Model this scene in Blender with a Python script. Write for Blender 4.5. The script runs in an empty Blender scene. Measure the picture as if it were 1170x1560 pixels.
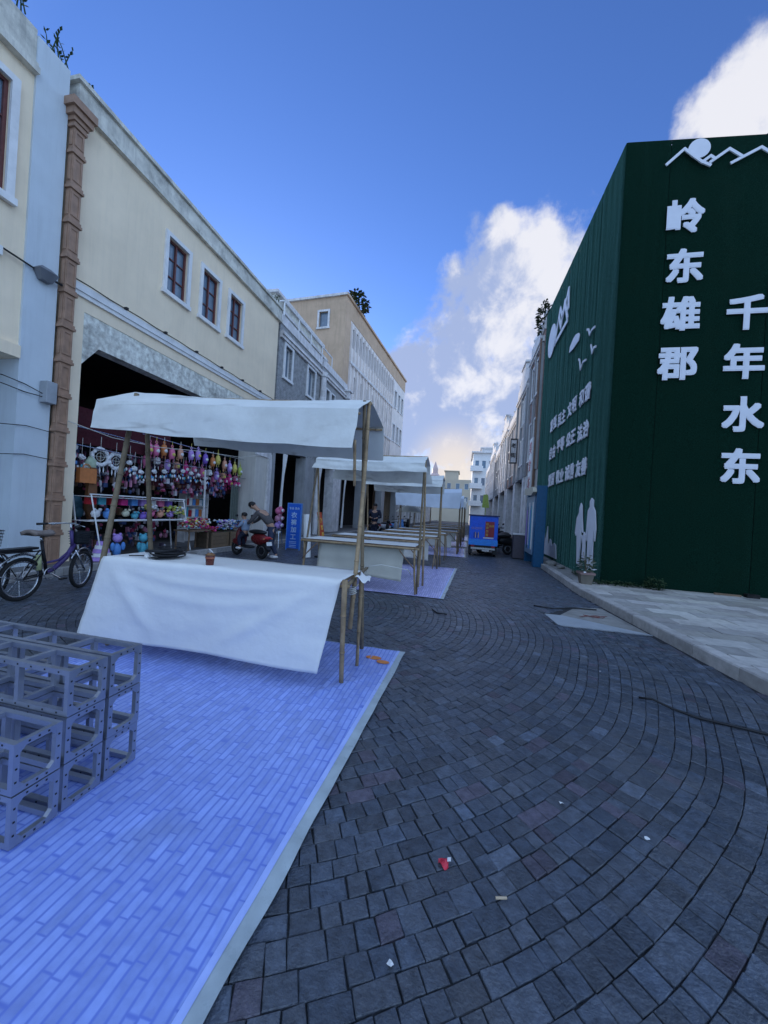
import bpy, math, random
from mathutils import Vector, Matrix, noise as mnoise
R_ = random.Random(7)
PI = math.pi
SC = bpy.context.scene
COL = SC.collection

# ------------------------------------------------------------ camera
cam_d = bpy.data.cameras.new('camera')
cam = bpy.data.objects.new('camera', cam_d); COL.objects.link(cam)
cam_d.sensor_fit = 'HORIZONTAL'; cam_d.sensor_width = 36
cam_d.lens = 36 * 563.0 / 1170.0
cam_d.clip_start = 0.05; cam_d.clip_end = 3000
YAW, ROLL, CH = math.radians(12.3), math.radians(3.5), 1.4
_r = Vector((math.cos(YAW), math.sin(YAW), 0)); _f = Vector((-math.sin(YAW), math.cos(YAW), 0)); _u = Vector((0, 0, 1))
# image verticals lean right at the top, so the camera itself rolls anticlockwise
right = _r * math.cos(ROLL) + _u * math.sin(ROLL)
up = _u * math.cos(ROLL) - _r * math.sin(ROLL)
m = Matrix((right, up, -_f)).transposed().to_4x4()
m.translation = Vector((0, 0, CH))
cam.matrix_world = m
SC.camera = cam

# ------------------------------------------------------------ light
SUN_EL, SUN_AZ = math.radians(8), math.radians(-36)      # azimuth from +Y towards +X
sd = Vector((math.sin(SUN_AZ) * math.cos(SUN_EL), math.cos(SUN_AZ) * math.cos(SUN_EL), math.sin(SUN_EL)))
sun_l = bpy.data.lights.new('sun', 'SUN'); sun_l.energy = 1.3; sun_l.angle = math.radians(6); sun_l.color = (1, .86, .7)
sun = bpy.data.objects.new('sun', sun_l); COL.objects.link(sun)
sun.rotation_euler = (-sd).to_track_quat('-Z', 'Y').to_euler(); sun.location = (0, 0, 40)

world = bpy.data.worlds.new('World'); SC.world = world; world.use_nodes = True
NT = world.node_tree; NT.nodes.clear()
def wn(t, **k):
    n = NT.nodes.new(t)
    for a, b in k.items(): setattr(n, a, b)
    return n
def wmath(op, a, b=None, c=None, clamp=False):
    n = wn('ShaderNodeMath', operation=op, use_clamp=clamp)
    for i, v in enumerate((a, b, c)):
        if v is None: continue
        if isinstance(v, (int, float)): n.inputs[i].default_value = v
        else: NT.links.new(v, n.inputs[i])
    return n.outputs[0]
def wmap(v, a, b, c=0.0, d=1.0, smooth=True):
    n = wn('ShaderNodeMapRange'); n.interpolation_type = 'SMOOTHSTEP' if smooth else 'LINEAR'
    NT.links.new(v, n.inputs[0])
    for i, q in enumerate((a, b, c, d)): n.inputs[i + 1].default_value = q
    return n.outputs[0]
def wmix(f, a, b, op='MIX'):
    n = wn('ShaderNodeMix', data_type='RGBA', blend_type=op)
    if isinstance(f, (int, float)): n.inputs[0].default_value = f
    else: NT.links.new(f, n.inputs[0])
    for s, v in ((6, a), (7, b)):
        if isinstance(v, tuple): n.inputs[s].default_value = (*v, 1)
        else: NT.links.new(v, n.inputs[s])
    return n.outputs[2]
tc = wn('ShaderNodeTexCoord'); DIR = tc.outputs['Generated']
sky = wn('ShaderNodeTexSky', sky_type='NISHITA'); sky.sun_disc = False
sky.sun_elevation = SUN_EL; sky.sun_rotation = SUN_AZ
sky.altitude = 0; sky.air_density = 1.0; sky.dust_density = .3; sky.ozone_density = 2.2
def wnoise(scale, detail=8, rough=.6, off=(0, 0, 0), dist=0.0):
    mp = wn('ShaderNodeVectorMath', operation='ADD'); NT.links.new(DIR, mp.inputs[0]); mp.inputs[1].default_value = off
    n = wn('ShaderNodeTexNoise'); n.inputs['Scale'].default_value = scale; n.inputs['Detail'].default_value = detail
    n.inputs['Roughness'].default_value = rough; n.inputs['Distortion'].default_value = dist
    NT.links.new(mp.outputs[0], n.inputs['Vector']); return n.outputs[0]
def blobs(lst):
    acc = None
    for c, r in lst:
        n = wn('ShaderNodeVectorMath', operation='DISTANCE'); NT.links.new(DIR, n.inputs[0]); n.inputs[1].default_value = c
        v = wmath('MULTIPLY_ADD', n.outputs['Value'], -1.0 / r, 1.0)
        acc = v if acc is None else wmath('SMOOTH_MAX', acc, v, .25)
    return acc
CLOUD = [((0.035, 0.783, 0.621), 0.022), ((0.045, 0.797, 0.602), 0.045), ((0.134, 0.808, 0.574), 0.055), ((0.097, 0.842, 0.531), 0.127),
         ((0.036, 0.888, 0.458), 0.142), ((-0.034, 0.929, 0.368), 0.157), ((0.065, 0.949, 0.309), 0.169), ((-0.042, 0.976, 0.216), 0.191),
         ((0.06, 0.984, 0.168), 0.14), ((-0.163, 0.916, 0.366), 0.073),
         ((-0.129, 0.947, 0.293), 0.135), ((-0.17, .96, .22), .13), ((-0.20, .93, .33), .09), ((0.386, 0.638, 0.667), 0.068), ((0.364, 0.668, 0.65), 0.065), ((0.43, 0.657, 0.62), 0.10)]
n_big = wnoise(5.5, 12, .62, dist=.3)
n_fine = wnoise(16, 8, .6, (3, 1, 2))
mk = wmath('ADD', blobs(CLOUD), wmath('MULTIPLY', wmath('SUBTRACT', n_big, .5), 1.9))
mk = wmath('ADD', mk, wmath('MULTIPLY', wmath('SUBTRACT', n_fine, .5), 1.1))
dens = wmap(mk, -.12, .42)
# unseen bright blue-tinted clouds added behind and beside the camera to light the street
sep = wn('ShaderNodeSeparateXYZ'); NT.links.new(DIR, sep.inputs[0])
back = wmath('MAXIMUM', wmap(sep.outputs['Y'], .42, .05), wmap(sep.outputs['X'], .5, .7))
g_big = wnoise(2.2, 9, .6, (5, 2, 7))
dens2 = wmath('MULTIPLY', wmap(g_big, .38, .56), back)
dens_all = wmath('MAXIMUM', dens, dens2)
lit_zone = wmap(blobs([((0.135, 0.833, 0.536), .155), ((0.373, 0.668, 0.643), .3), ((0.045, 0.790, 0.612), .07), ((.05, .93, .35), .12)]), -.15, .75)
n_l = wnoise(10, 8, .6, (-.012, -.03, -.03), .2)
lit = wmath('ADD', wmath('MULTIPLY', lit_zone, .85), wmath('MULTIPLY', wmath('SUBTRACT', n_l, .5), 3.8), clamp=True)
lit = wmap(lit, .05, .95)
ccol = wmix(lit, (2.5, 3.05, 4.6), (5.6, 5.6, 5.9))
warm = wmap(blobs([((-0.037, 0.991, 0.129), .13), ((0.12, .98, .10), .09)]), -.1, .8)
ccol = wmix(wmath('MULTIPLY', warm, .7), ccol, (6.6, 5.5, 4.1))
skyc = wmix(1.0, sky.outputs[0], (.98, 1.27, 2.2), 'MULTIPLY')
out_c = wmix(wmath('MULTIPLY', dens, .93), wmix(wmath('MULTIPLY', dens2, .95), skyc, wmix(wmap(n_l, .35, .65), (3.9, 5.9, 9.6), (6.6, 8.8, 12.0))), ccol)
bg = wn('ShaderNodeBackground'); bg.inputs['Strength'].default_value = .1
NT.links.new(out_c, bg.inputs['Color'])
wo = wn('ShaderNodeOutputWorld'); NT.links.new(bg.outputs[0], wo.inputs[0])

vs = SC.view_settings; vs.view_transform = 'Standard'; vs.look = 'None'; vs.gamma = 1; vs.use_curve_mapping = False; vs.exposure = 0.68

# ------------------------------------------------------------ materials
MATS = {}
def pm(name, color, rough=.7, var=.18, scale=4.0, bump=0.0, bscale=60.0, metal=0.0, spec=.4, streak=0.0, sheen=0.0, tone=False, dirt=0.0, dirtcol=(.03, .03, .03), tr=0.0, lines=0.0):
    """procedural material: noise-varied colour, optional vertical streaks, stains and fine bump"""
    if name in MATS: return MATS[name]
    mt = bpy.data.materials.new(name); mt.use_nodes = True; nt = mt.node_tree; nd = nt.nodes; b = nd['Principled BSDF']
    L = nt.links.new
    t = nd.new('ShaderNodeTexCoord'); V = t.outputs['Object']
    def nz(s, det=5, vec=None, r=.55):
        n = nd.new('ShaderNodeTexNoise'); n.inputs['Scale'].default_value = s; n.inputs['Detail'].default_value = det; n.inputs['Roughness'].default_value = r
        L(vec or V, n.inputs['Vector']); return n.outputs[0]
    def mr(v, a, b_, c, d):
        n = nd.new('ShaderNodeMapRange'); L(v, n.inputs[0])
        for i, q in enumerate((a, b_, c, d)): n.inputs[i + 1].default_value = q
        return n.outputs[0]
    def mx(f, a, b_, op='MIX'):
        n = nd.new('ShaderNodeMix'); n.data_type = 'RGBA'; n.blend_type = op
        if isinstance(f, (int, float)): n.inputs[0].default_value = f
        else: L(f, n.inputs[0])
        for s, v in ((6, a), (7, b_)):
            if isinstance(v, tuple): n.inputs[s].default_value = (*v[:3], 1)
            else: L(v, n.inputs[s])
        return n.outputs[2]
    lo = tuple(c * (1 - var) for c in color); hi = tuple(min(1, c * (1 + var)) for c in color)
    c = mx(mr(nz(scale), .3, .7, 0, 1), lo, hi)
    if tone:
        a = nd.new('ShaderNodeAttribute'); a.attribute_name = 'tone'
        c = mx(1.0, c, a.outputs['Color'], 'MULTIPLY')
    if streak:
        mp = nd.new('ShaderNodeMapping'); L(V, mp.inputs[0]); mp.inputs['Scale'].default_value = (1, 1, .07)
        c = mx(mr(nz(9, 6, mp.outputs[0], .7), .48, .75, 0, streak), c, tuple(q * .45 for q in color))
    if dirt:
        c = mx(mr(nz(1.3, 9, None, .72), .5, .72, 0, dirt), c, dirtcol)
    if lines:
        mp = nd.new('ShaderNodeMapping'); L(V, mp.inputs[0]); mp.inputs['Scale'].default_value = (.8, 1, 3.2); ln_ = nz(1.0, 3, mp.outputs[0], .5)
        ab = nd.new('ShaderNodeMath'); ab.operation = 'SUBTRACT'; L(ln_, ab.inputs[0]); ab.inputs[1].default_value = .5
        ab2 = nd.new('ShaderNodeMath'); ab2.operation = 'ABSOLUTE'; L(ab.outputs[0], ab2.inputs[0])
        band = mr(ab2.outputs[0], .0, .035, lines * .6, 0); gate = mr(nz(1.7, 4), .50, .64, 0, 1)
        ml_ = nd.new('ShaderNodeMath'); ml_.operation = 'MULTIPLY'; L(band, ml_.inputs[0]); L(gate, ml_.inputs[1])
        c = mx(ml_.outputs[0], c, (.20, .17, .13))
    L(c, b.inputs['Base Color'])
    L(mr(nz(scale * 1.7 + 2, 6), .3, .7, max(.05, rough - .13), min(1, rough + .13)), b.inputs['Roughness']); b.inputs['Metallic'].default_value = metal
    b.inputs['Specular IOR Level'].default_value = spec
    if sheen:
        b.inputs['Sheen Weight'].default_value = sheen; b.inputs['Sheen Roughness'].default_value = .25
        b.inputs['Sheen Tint'].default_value = (.24, .62, .52, 1)
    if bump:
        bp = nd.new('ShaderNodeBump'); bp.inputs['Strength'].default_value = bump; bp.inputs['Distance'].default_value = .01
        L(nz(bscale, 4), bp.inputs['Height']); L(bp.outputs[0], b.inputs['Normal'])
    MATS[name] = mt; return mt

def brick_mat(name, c1, c2, mortar, bw, bh, axes='yz', rough=.8, ms=.012, offset=.5, randomise=0.0, bump=.5, spec=.3):
    """brick-textured surface for walls too far off to pick their bricks apart, and for printed sheets"""
    if name in MATS: return MATS[name]
    mt = bpy.data.materials.new(name); mt.use_nodes = True; nt = mt.node_tree; nd = nt.nodes; b = nd['Principled BSDF']; L = nt.links.new
    t = nd.new('ShaderNodeTexCoord'); s = nd.new('ShaderNodeSeparateXYZ'); L(t.outputs['Object'], s.inputs[0])
    cb = nd.new('ShaderNodeCombineXYZ')
    L(s.outputs[{'x': 0, 'y': 1, 'z': 2}[axes[0]]], cb.inputs[0]); L(s.outputs[{'x': 0, 'y': 1, 'z': 2}[axes[1]]], cb.inputs[1])
    br = nd.new('ShaderNodeTexBrick'); L(cb.outputs[0], br.inputs['Vector'])
    br.inputs['Scale'].default_value = 1; br.inputs['Brick Width'].default_value = bw; br.inputs['Row Height'].default_value = bh
    br.inputs['Mortar Size'].default_value = ms; br.inputs['Mortar Smooth'].default_value = .3
    br.inputs['Color1'].default_value = (*c1, 1); br.inputs['Color2'].default_value = (*c2, 1); br.inputs['Mortar'].default_value = (*mortar, 1)
    br.offset = offset
    n = nd.new('ShaderNodeTexNoise'); n.inputs['Scale'].default_value = 6; n.inputs['Detail'].default_value = 7; L(t.outputs['Object'], n.inputs['Vector'])
    mr = nd.new('ShaderNodeMapRange'); L(n.outputs[0], mr.inputs[0]); mr.inputs[1].default_value = .3; mr.inputs[2].default_value = .7; mr.inputs[3].default_value = .7; mr.inputs[4].default_value = 1.2
    mx = nd.new('ShaderNodeMix'); mx.data_type = 'RGBA'; mx.blend_type = 'MULTIPLY'; mx.inputs[0].default_value = 1
    L(br.outputs['Color'], mx.inputs[6]); L(mr.outputs[0], mx.inputs[7]); L(mx.outputs[2], b.inputs['Base Color'])
    b.inputs['Roughness'].default_value = rough; b.inputs['Specular IOR Level'].default_value = spec
    if bump:
        bp = nd.new('ShaderNodeBump'); bp.inputs['Strength'].default_value = bump; bp.inputs['Distance'].default_value = .006; bp.invert = True
        L(br.outputs['Fac'], bp.inputs['Height']); L(bp.outputs[0], b.inputs['Normal'])
    MATS[name] = mt; return mt

# ------------------------------------------------------------ mesh helpers
class MB:
    def __init__(self, T=None): self.v = []; self.f = []; self.T = T; self.tone = []
    def add(self, vs, fs, tone=None):
        o = len(self.v)
        if self.T is not None:
            vs = [self.T @ Vector(v) for v in vs]
            if self.T.to_3x3().determinant() < 0: fs = [tuple(reversed(f)) for f in fs]
        self.v += [tuple(v) for v in vs]; self.f += [tuple(i + o for i in f) for f in fs]
        if tone is not None: self.tone += [tone] * len(fs)
        return self
    def box(self, x0, x1, y0, y1, z0, z1, tone=None):
        x0, x1 = min(x0, x1), max(x0, x1); y0, y1 = min(y0, y1), max(y0, y1); z0, z1 = min(z0, z1), max(z0, z1)
        return self.add([(x0, y0, z0), (x1, y0, z0), (x1, y1, z0), (x0, y1, z0), (x0, y0, z1), (x1, y0, z1), (x1, y1, z1), (x0, y1, z1)],
                 [(0, 3, 2, 1), (4, 5, 6, 7), (0, 1, 5, 4), (1, 2, 6, 5), (2, 3, 7, 6), (3, 0, 4, 7)], tone)
    def bar(self, p, q, w, h=None, roll=0.0):
        """a rectangular bar from p to q"""
        h = h or w; p, q = Vector(p), Vector(q); d = (q - p).normalized()
        a = d.cross(Vector((0, 0, 1)));
        if a.length < .05: a = d.cross(Vector((1, 0, 0)))
        a.normalize(); b = a.cross(d).normalized()
        vs = []
        for c in (p, q):
            for s, t in ((-1, -1), (1, -1), (1, 1), (-1, 1)): vs.append(c + a * s * w / 2 + b * t * h / 2)
        return self.add(vs, [(0, 1, 2, 3), (7, 6, 5, 4), (0, 4, 5, 1), (1, 5, 6, 2), (2, 6, 7, 3), (3, 7, 4, 0)])
    def tube(self, pts, r, n=8, r2=None):
        pts = [Vector(p) for p in pts]; k = len(pts); vs = []; fs = []
        ref = Vector((0, 0, 1))
        for i, p in enumerate(pts):
            d = (pts[min(i + 1, k - 1)] - pts[max(i - 1, 0)]).normalized()
            a = d.cross(ref)
            if a.length < .05: a = d.cross(Vector((1, 0, 0)))
            a.normalize(); b = a.cross(d)
            rr = r if r2 is None else r + (r2 - r) * i / (k - 1)
            for j in range(n):
                t = 2 * PI * j / n; vs.append(p + (a * math.cos(t) + b * math.sin(t)) * rr)
        for i in range(k - 1):
            for j in range(n):
                fs.append((i * n + j, i * n + (j + 1) % n, (i + 1) * n + (j + 1) % n, (i + 1) * n + j))
        fs.append(tuple(range(n - 1, -1, -1))); fs.append(tuple(range((k - 1) * n, k * n)))
        return self.add(vs, fs)
    def ell(self, c, rx, ry, rz, nu=10, nv=7, jit=0.0):
        vs = []; fs = []; c = Vector(c)
        for i in range(nv + 1):
            ph = PI * i / nv
            for j in range(nu):
                th = 2 * PI * j / nu; k = 1 + R_.uniform(-jit, jit)
                vs.append(c + Vector((rx * math.sin(ph) * math.cos(th) * k, ry * math.sin(ph) * math.sin(th) * k, rz * math.cos(ph) * k)))
        for i in range(nv):
            for j in range(nu): fs.append((i * nu + j, (i + 1) * nu + j, (i + 1) * nu + (j + 1) % nu, i * nu + (j + 1) % nu))
        return self.add(vs, fs)
    def ring(self, c, ax1, ax2, R, r, n=28, m=8, a0=0.0, a1=2 * PI):
        c = Vector(c); ax1 = Vector(ax1).normalized(); ax2 = Vector(ax2).normalized(); nn = ax1.cross(ax2)
        full = abs(a1 - a0 - 2 * PI) < 1e-4; vs = []; fs = []; k = n if full else n + 1
        for i in range(k):
            t = a0 + (a1 - a0) * i / n; d = ax1 * math.cos(t) + ax2 * math.sin(t)
            for j in range(m):
                s = 2 * PI * j / m; vs.append(c + d * (R + r * math.cos(s)) + nn * r * math.sin(s))
        for i in range(n):
            i2 = (i + 1) % k
            for j in range(m): fs.append((i * m + j, i2 * m + j, i2 * m + (j + 1) % m, i * m + (j + 1) % m))
        return self.add(vs, fs)
    def lathe(self, c, prof, n=16):
        c = Vector(c); vs = []; fs = []
        for r, z in prof:
            for j in range(n): vs.append(c + Vector((r * math.cos(2 * PI * j / n), r * math.sin(2 * PI * j / n), z)))
        for i in range(len(prof) - 1):
            for j in range(n): fs.append((i * n + j, i * n + (j + 1) % n, (i + 1) * n + (j + 1) % n, (i + 1) * n + j))
        fs.append(tuple(range(n - 1, -1, -1))); fs.append(tuple(range((len(prof) - 1) * n, len(prof) * n)))
        return self.add(vs, fs)
    def grid(self, fn, nu, nv, thick=None):
        vs = []; fs = []
        for i in range(nu + 1):
            for j in range(nv + 1): vs.append(fn(i / nu, j / nv))
        for i in range(nu):
            for j in range(nv):
                a = i * (nv + 1) + j; fs.append((a, a + nv + 1, a + nv + 2, a + 1))
        return self.add(vs, fs)
    def prism(self, poly, ax, a0, a1):
        """polygon extruded along x ('x': poly is (y,z)), y ('y': (x,z)) or z"""
        n = len(poly); mk_ = {'x': lambda p, a: (a, p[0], p[1]), 'y': lambda p, a: (p[0], a, p[1]), 'z': lambda p, a: (p[0], p[1], a)}[ax]
        vs = [mk_(p, a0) for p in poly] + [mk_(p, a1) for p in poly]
        return self.add(vs, [tuple(range(n - 1, -1, -1)), tuple(range(n, 2 * n))] + [(i, (i + 1) % n, n + (i + 1) % n, n + i) for i in range(n)])
    def mesh(self, name, off=Vector((0, 0, 0)), smooth=False, recalc=False):
        me = bpy.data.meshes.new(name)
        me.from_pydata([(x - off[0], y - off[1], z - off[2]) for x, y, z in self.v], [], self.f)
        if self.tone and len(self.tone) == len(self.f):
            at = me.attributes.new('tone', 'FLOAT_COLOR', 'FACE')
            for i, t in enumerate(self.tone): at.data[i].color = (*t, 1)
        if recalc:
            import bmesh
            bm = bmesh.new(); bm.from_mesh(me); bmesh.ops.recalc_face_normals(bm, faces=bm.faces); bm.to_mesh(me); bm.free()
        if smooth:
            for p in me.polygons: p.use_smooth = True
        me.update(); return me

ORG = {}
def thing(name, label, cat, loc=(0, 0, 0), group=None):
    o = bpy.data.objects.new(name, None); COL.objects.link(o); o.location = loc; o.empty_display_size = .1
    o['label'] = label; o['category'] = cat
    if group: o['group'] = group
    ORG[o.name] = Vector(loc); return o
def part(name, mb, mat, parent, smooth=False, label=None, kind=None, recalc=False, solid=0.0, bevel=0.0):
    off = ORG[parent.name]; me = mb.mesh(name, off, smooth, recalc); me.materials.append(mat)
    o = bpy.data.objects.new(name, me); COL.objects.link(o); o.parent = parent; ORG[o.name] = off
    if label: o['label'] = label
    if kind: o['kind'] = kind
    if solid:
        s = o.modifiers.new('thickness', 'SOLIDIFY'); s.thickness = solid
    if bevel:
        b = o.modifiers.new('bevel', 'BEVEL'); b.width = bevel; b.segments = 2; b.limit_method = 'ANGLE'
    return o
def crisp(o, ang=35):
    m_ = o.modifiers.new('fold', 'EDGE_SPLIT'); m_.split_angle = math.radians(ang); return o
def solo(name, mb, mat, label, cat, loc=None, group=None, smooth=False, recalc=False, solid=0.0):
    if loc is None:
        n = max(1, len(mb.v)); loc = (sum(v[0] for v in mb.v) / n, sum(v[1] for v in mb.v) / n, min(v[2] for v in mb.v))
    loc = Vector(loc); me = mb.mesh(name, loc, smooth, recalc); me.materials.append(mat)
    o = bpy.data.objects.new(name, me); COL.objects.link(o); o.location = loc; ORG[o.name] = loc
    o['label'] = label; o['category'] = cat
    if group: o['group'] = group
    if solid:
        s = o.modifiers.new('thickness', 'SOLIDIFY'); s.thickness = solid
    return o
def struct(name, mb, mat, parent=None, kind='structure'):
    me = mb.mesh(name); me.materials.append(mat); o = bpy.data.objects.new(name, me); COL.objects.link(o); o['kind'] = kind
    ORG[o.name] = Vector((0, 0, 0)); return o
def piece(name, me, parent, loc=None):
    o = bpy.data.objects.new(name, me); COL.objects.link(o); o.parent = parent
    if loc is not None: o.location = Vector(loc) - ORG[parent.name]
    return o
def text_mesh(s, size=1.0, extrude=.02, offset=.03, res=3):
    c = bpy.data.curves.new('lettering', 'FONT'); c.body = s; c.size = size; c.extrude = extrude; c.offset = offset; c.resolution_u = res
    c.align_x = 'CENTER'; c.align_y = 'CENTER'
    o = bpy.data.objects.new('lettering', c); COL.objects.link(o); bpy.context.view_layer.update()
    me = bpy.data.meshes.new_from_object(o.evaluated_get(bpy.context.evaluated_depsgraph_get()))
    bpy.data.objects.remove(o); me.name = 'lettering'
    xs = [v.co.x for v in me.vertices]; ys = [v.co.y for v in me.vertices]
    cx, cy = (min(xs) + max(xs)) / 2, (min(ys) + max(ys)) / 2
    for v in me.vertices: v.co.x -= cx; v.co.y -= cy
    return me
def letter(s, parent, M, mat, size=1.0, extrude=.02, offset=.03, name='letter', label=None, res=3):
    """place lettering; M maps local x (right), y (up), z (out of the wall)"""
    me = text_mesh(s, size, extrude, 0, res)
    if offset:
        import bmesh
        bm = bmesh.new(); bm.from_mesh(me); src = me.copy(); w = offset * .72; k = 0
        for dx, dy in ((w, 0), (-w, 0), (0, w), (0, -w), (w, w), (-w, w), (w, -w), (-w, -w)):
            k += 1; c2 = src.copy(); c2.transform(Matrix.Translation((dx, dy, -.0006 * k))); bm.from_mesh(c2); bpy.data.meshes.remove(c2)
        bm.to_mesh(me); bm.free(); bpy.data.meshes.remove(src)
    Mo = Matrix.Translation(-ORG[parent.name]) @ M
    me.transform(Mo); me.materials.clear(); me.materials.append(mat)
    o = bpy.data.objects.new(name, me); COL.objects.link(o); o.parent = parent; ORG[o.name] = ORG[parent.name]
    if label: o['label'] = label
    return o
def frame(origin, xdir, ydir, sx=1.0, sy=1.0):
    x = Vector(xdir).normalized(); y = Vector(ydir).normalized(); z = x.cross(y)
    M = Matrix((x * sx, y * sy, z)).transposed().to_4x4(); M.translation = Vector(origin); return M
ORD = ['first', 'second', 'third', 'fourth', 'fifth', 'sixth', 'seventh', 'eighth', 'ninth', 'tenth', 'eleventh', 'twelfth', 'thirteenth', 'fourteenth', 'fifteenth', 'sixteenth', 'seventeenth', 'eighteenth', 'nineteenth', 'twentieth']

# materials
M_sett = pm('basalt_sett', (.058, .070, .092), .44, .38, 26, .7, 80, tone=True, spec=.7, dirt=.55, dirtcol=(.125, .125, .13))
M_joint = pm('joint_sand', (.030, .031, .034), .95, .4, 20, .6, 120)
M_slab = pm('granite_slab', (.42, .40, .37), .75, .15, 9, .3, 140, tone=True, dirt=.5, dirtcol=(.13, .12, .11))
M_kerb = pm('granite_kerb', (.38, .36, .34), .7, .18, 12, .3, 120, tone=True, dirt=.5, dirtcol=(.10, .09, .085))
M_conc = pm('concrete', (.25, .24, .22), .85, .2, 6, .3, 90, dirt=.6, dirtcol=(.12, .10, .08))
M_cream = pm('cream_stucco', (.92, .76, .55), .85, .07, 1.2, .25, 160, streak=.15, dirt=.25, dirtcol=(.74, .62, .46))
M_grime = pm('stained_parapet', (.70, .67, .58), .85, .2, 3, .3, 80, streak=.55, dirt=.7, dirtcol=(.12, .12, .11))
M_blueplaster = pm('pale_blue_plaster', (.60, .66, .70), .8, .06, 1.5, .2, 120, streak=.2)
M_weather = pm('weathered_beam', (.80, .76, .66), .85, .35, 9, .9, 40, streak=.5, dirt=1.0, dirtcol=(.13, .125, .11))
M_white = pm('white_paint', (.80, .79, .77), .5, .08, 6, .1, 90, dirt=.25, dirtcol=(.35, .34, .3))
M_whited = pm('aged_white_paint', (.76, .73, .71), .7, .15, 4, .2, 90, streak=.6, dirt=.5, dirtcol=(.22, .2, .17))
M_brown = pm('brown_glazed_clay', (.36, .215, .14), .45, .2, 8, .25, 60, streak=.3)
M_redwood = pm('red_brown_window_wood', (.14, .045, .04), .5, .2, 10, .2, 90)
M_glass = pm('window_glass', (.13, .19, .26), .08, .2, 3, 0, metal=.0, spec=.9)
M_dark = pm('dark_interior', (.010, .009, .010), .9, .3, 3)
M_tan = pm('tan_render', (.60, .42, .28), .85, .1, 1.2, .2, 90, streak=.4, dirt=.3, dirtcol=(.3, .2, .12))
M_pgrey = pm('grey_plaster', (.38, .38, .38), .85, .12, 1.5, .2, 90, streak=.4, dirt=.3, dirtcol=(.14, .14, .14))
M_gbrick = brick_mat('grey_brick', (.24, .245, .25), (.32, .32, .325), (.44, .44, .43), .24, .07)
M_rbrick = brick_mat('red_brown_brick', (.24, .14, .12), (.32, .19, .15), (.36, .31, .29), .24, .07)
M_turf = pm('dark_green_turf', (.004, .021, .013), .95, .5, 45, .8, 200, spec=.03, sheen=.85, dirt=.35, dirtcol=(.008, .022, .012))
M_sign_w = pm('white_foam_board', (.72, .73, .78), .55, .04, 6)
M_bamboo = pm('bamboo_pole', (.36, .25, .14), .6, .3, 12, .3, 60, dirt=.4, dirtcol=(.10, .07, .04))
M_bamboo2 = pm('old_bamboo_pole', (.20, .15, .09), .65, .3, 12, .3, 60, dirt=.4, dirtcol=(.08, .06, .04))
M_cloth = pm('white_canvas', (.80, .79, .76), .85, .04, 2.5, .6, 11, dirt=.35, dirtcol=(.68, .67, .63), spec=.15)
M_canopy = pm('stained_canvas', (.74, .74, .69), .85, .07, 2, .55, 9, dirt=.4, dirtcol=(.46, .43, .37), spec=.15, lines=.7)
M_canopyb = pm('blue_white_tarpaulin', (.68, .74, .82), .6, .06, 3, .2, 120)
M_beige = pm('beige_cloth', (.58, .55, .46), .9, .06, 3, .2, 200)
M_wood = pm('table_wood', (.20, .13, .08), .6, .25, 9, .3, 60)
M_steel = pm('brushed_steel', (.42, .42, .43), .30, .1, 30, .15, 150, metal=.85, spec=.6)
M_black = pm('black_plastic', (.012, .012, .014), .45, .2, 20)
M_rubber = pm('rubber_tyre', (.018, .018, .018), .85, .2, 20)
M_chrome = pm('bright_metal', (.55, .56, .58), .22, .05, 20, metal=1.0)
M_rope = pm('white_rope', (.6, .58, .52), .8)
def tint(n, c, r=.55): return pm(n, c, r, .12, 14, .1, 80)
PINK = tint('pink_plastic', (.65, .16, .30)); PURP = tint('lilac_fabric', (.42, .26, .62)); VIOL = tint('violet_fabric', (.22, .12, .50)); ORNG = tint('orange_fabric', (.55, .19, .06))
YELL = tint('yellow_fabric', (.62, .52, .12)); PEACH = tint('peach_fabric', (.62, .30, .20)); WHT = tint('white_fluff', (.70, .70, .70)); TEAL = tint('teal_fabric', (.08, .36, .45))
SKY = tint('sky_blue_plush', (.10, .28, .62)); REDM = tint('red_plastic', (.42, .02, .03), .35); MAG = tint('magenta_plastic', (.62, .04, .22)); GREENP = tint('leaf_green', (.05, .12, .03), .6)
LIME = tint('lime_fabric', (.40, .50, .10)); DRED = tint('dark_red_banner', (.055, .004, .010), .8); BLUE = tint('bright_blue_paint', (.015, .14, .72), .35); NAVY = tint('navy_cloth', (.012, .016, .035), .8)
DENIM = tint('denim', (.03, .04, .075), .85); SKIN = tint('skin', (.42, .24, .16), .55); HAIR = tint('black_hair', (.008, .007, .007), .5); GREYC = tint('grey_cloth', (.09, .08, .08), .85); LBLUEC = tint('pale_blue_cloth', (.22, .28, .38), .85)
CARD = tint('cardboard', (.22, .15, .09), .85); BRNW = tint('brown_leather', (.16, .07, .03), .5)

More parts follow.
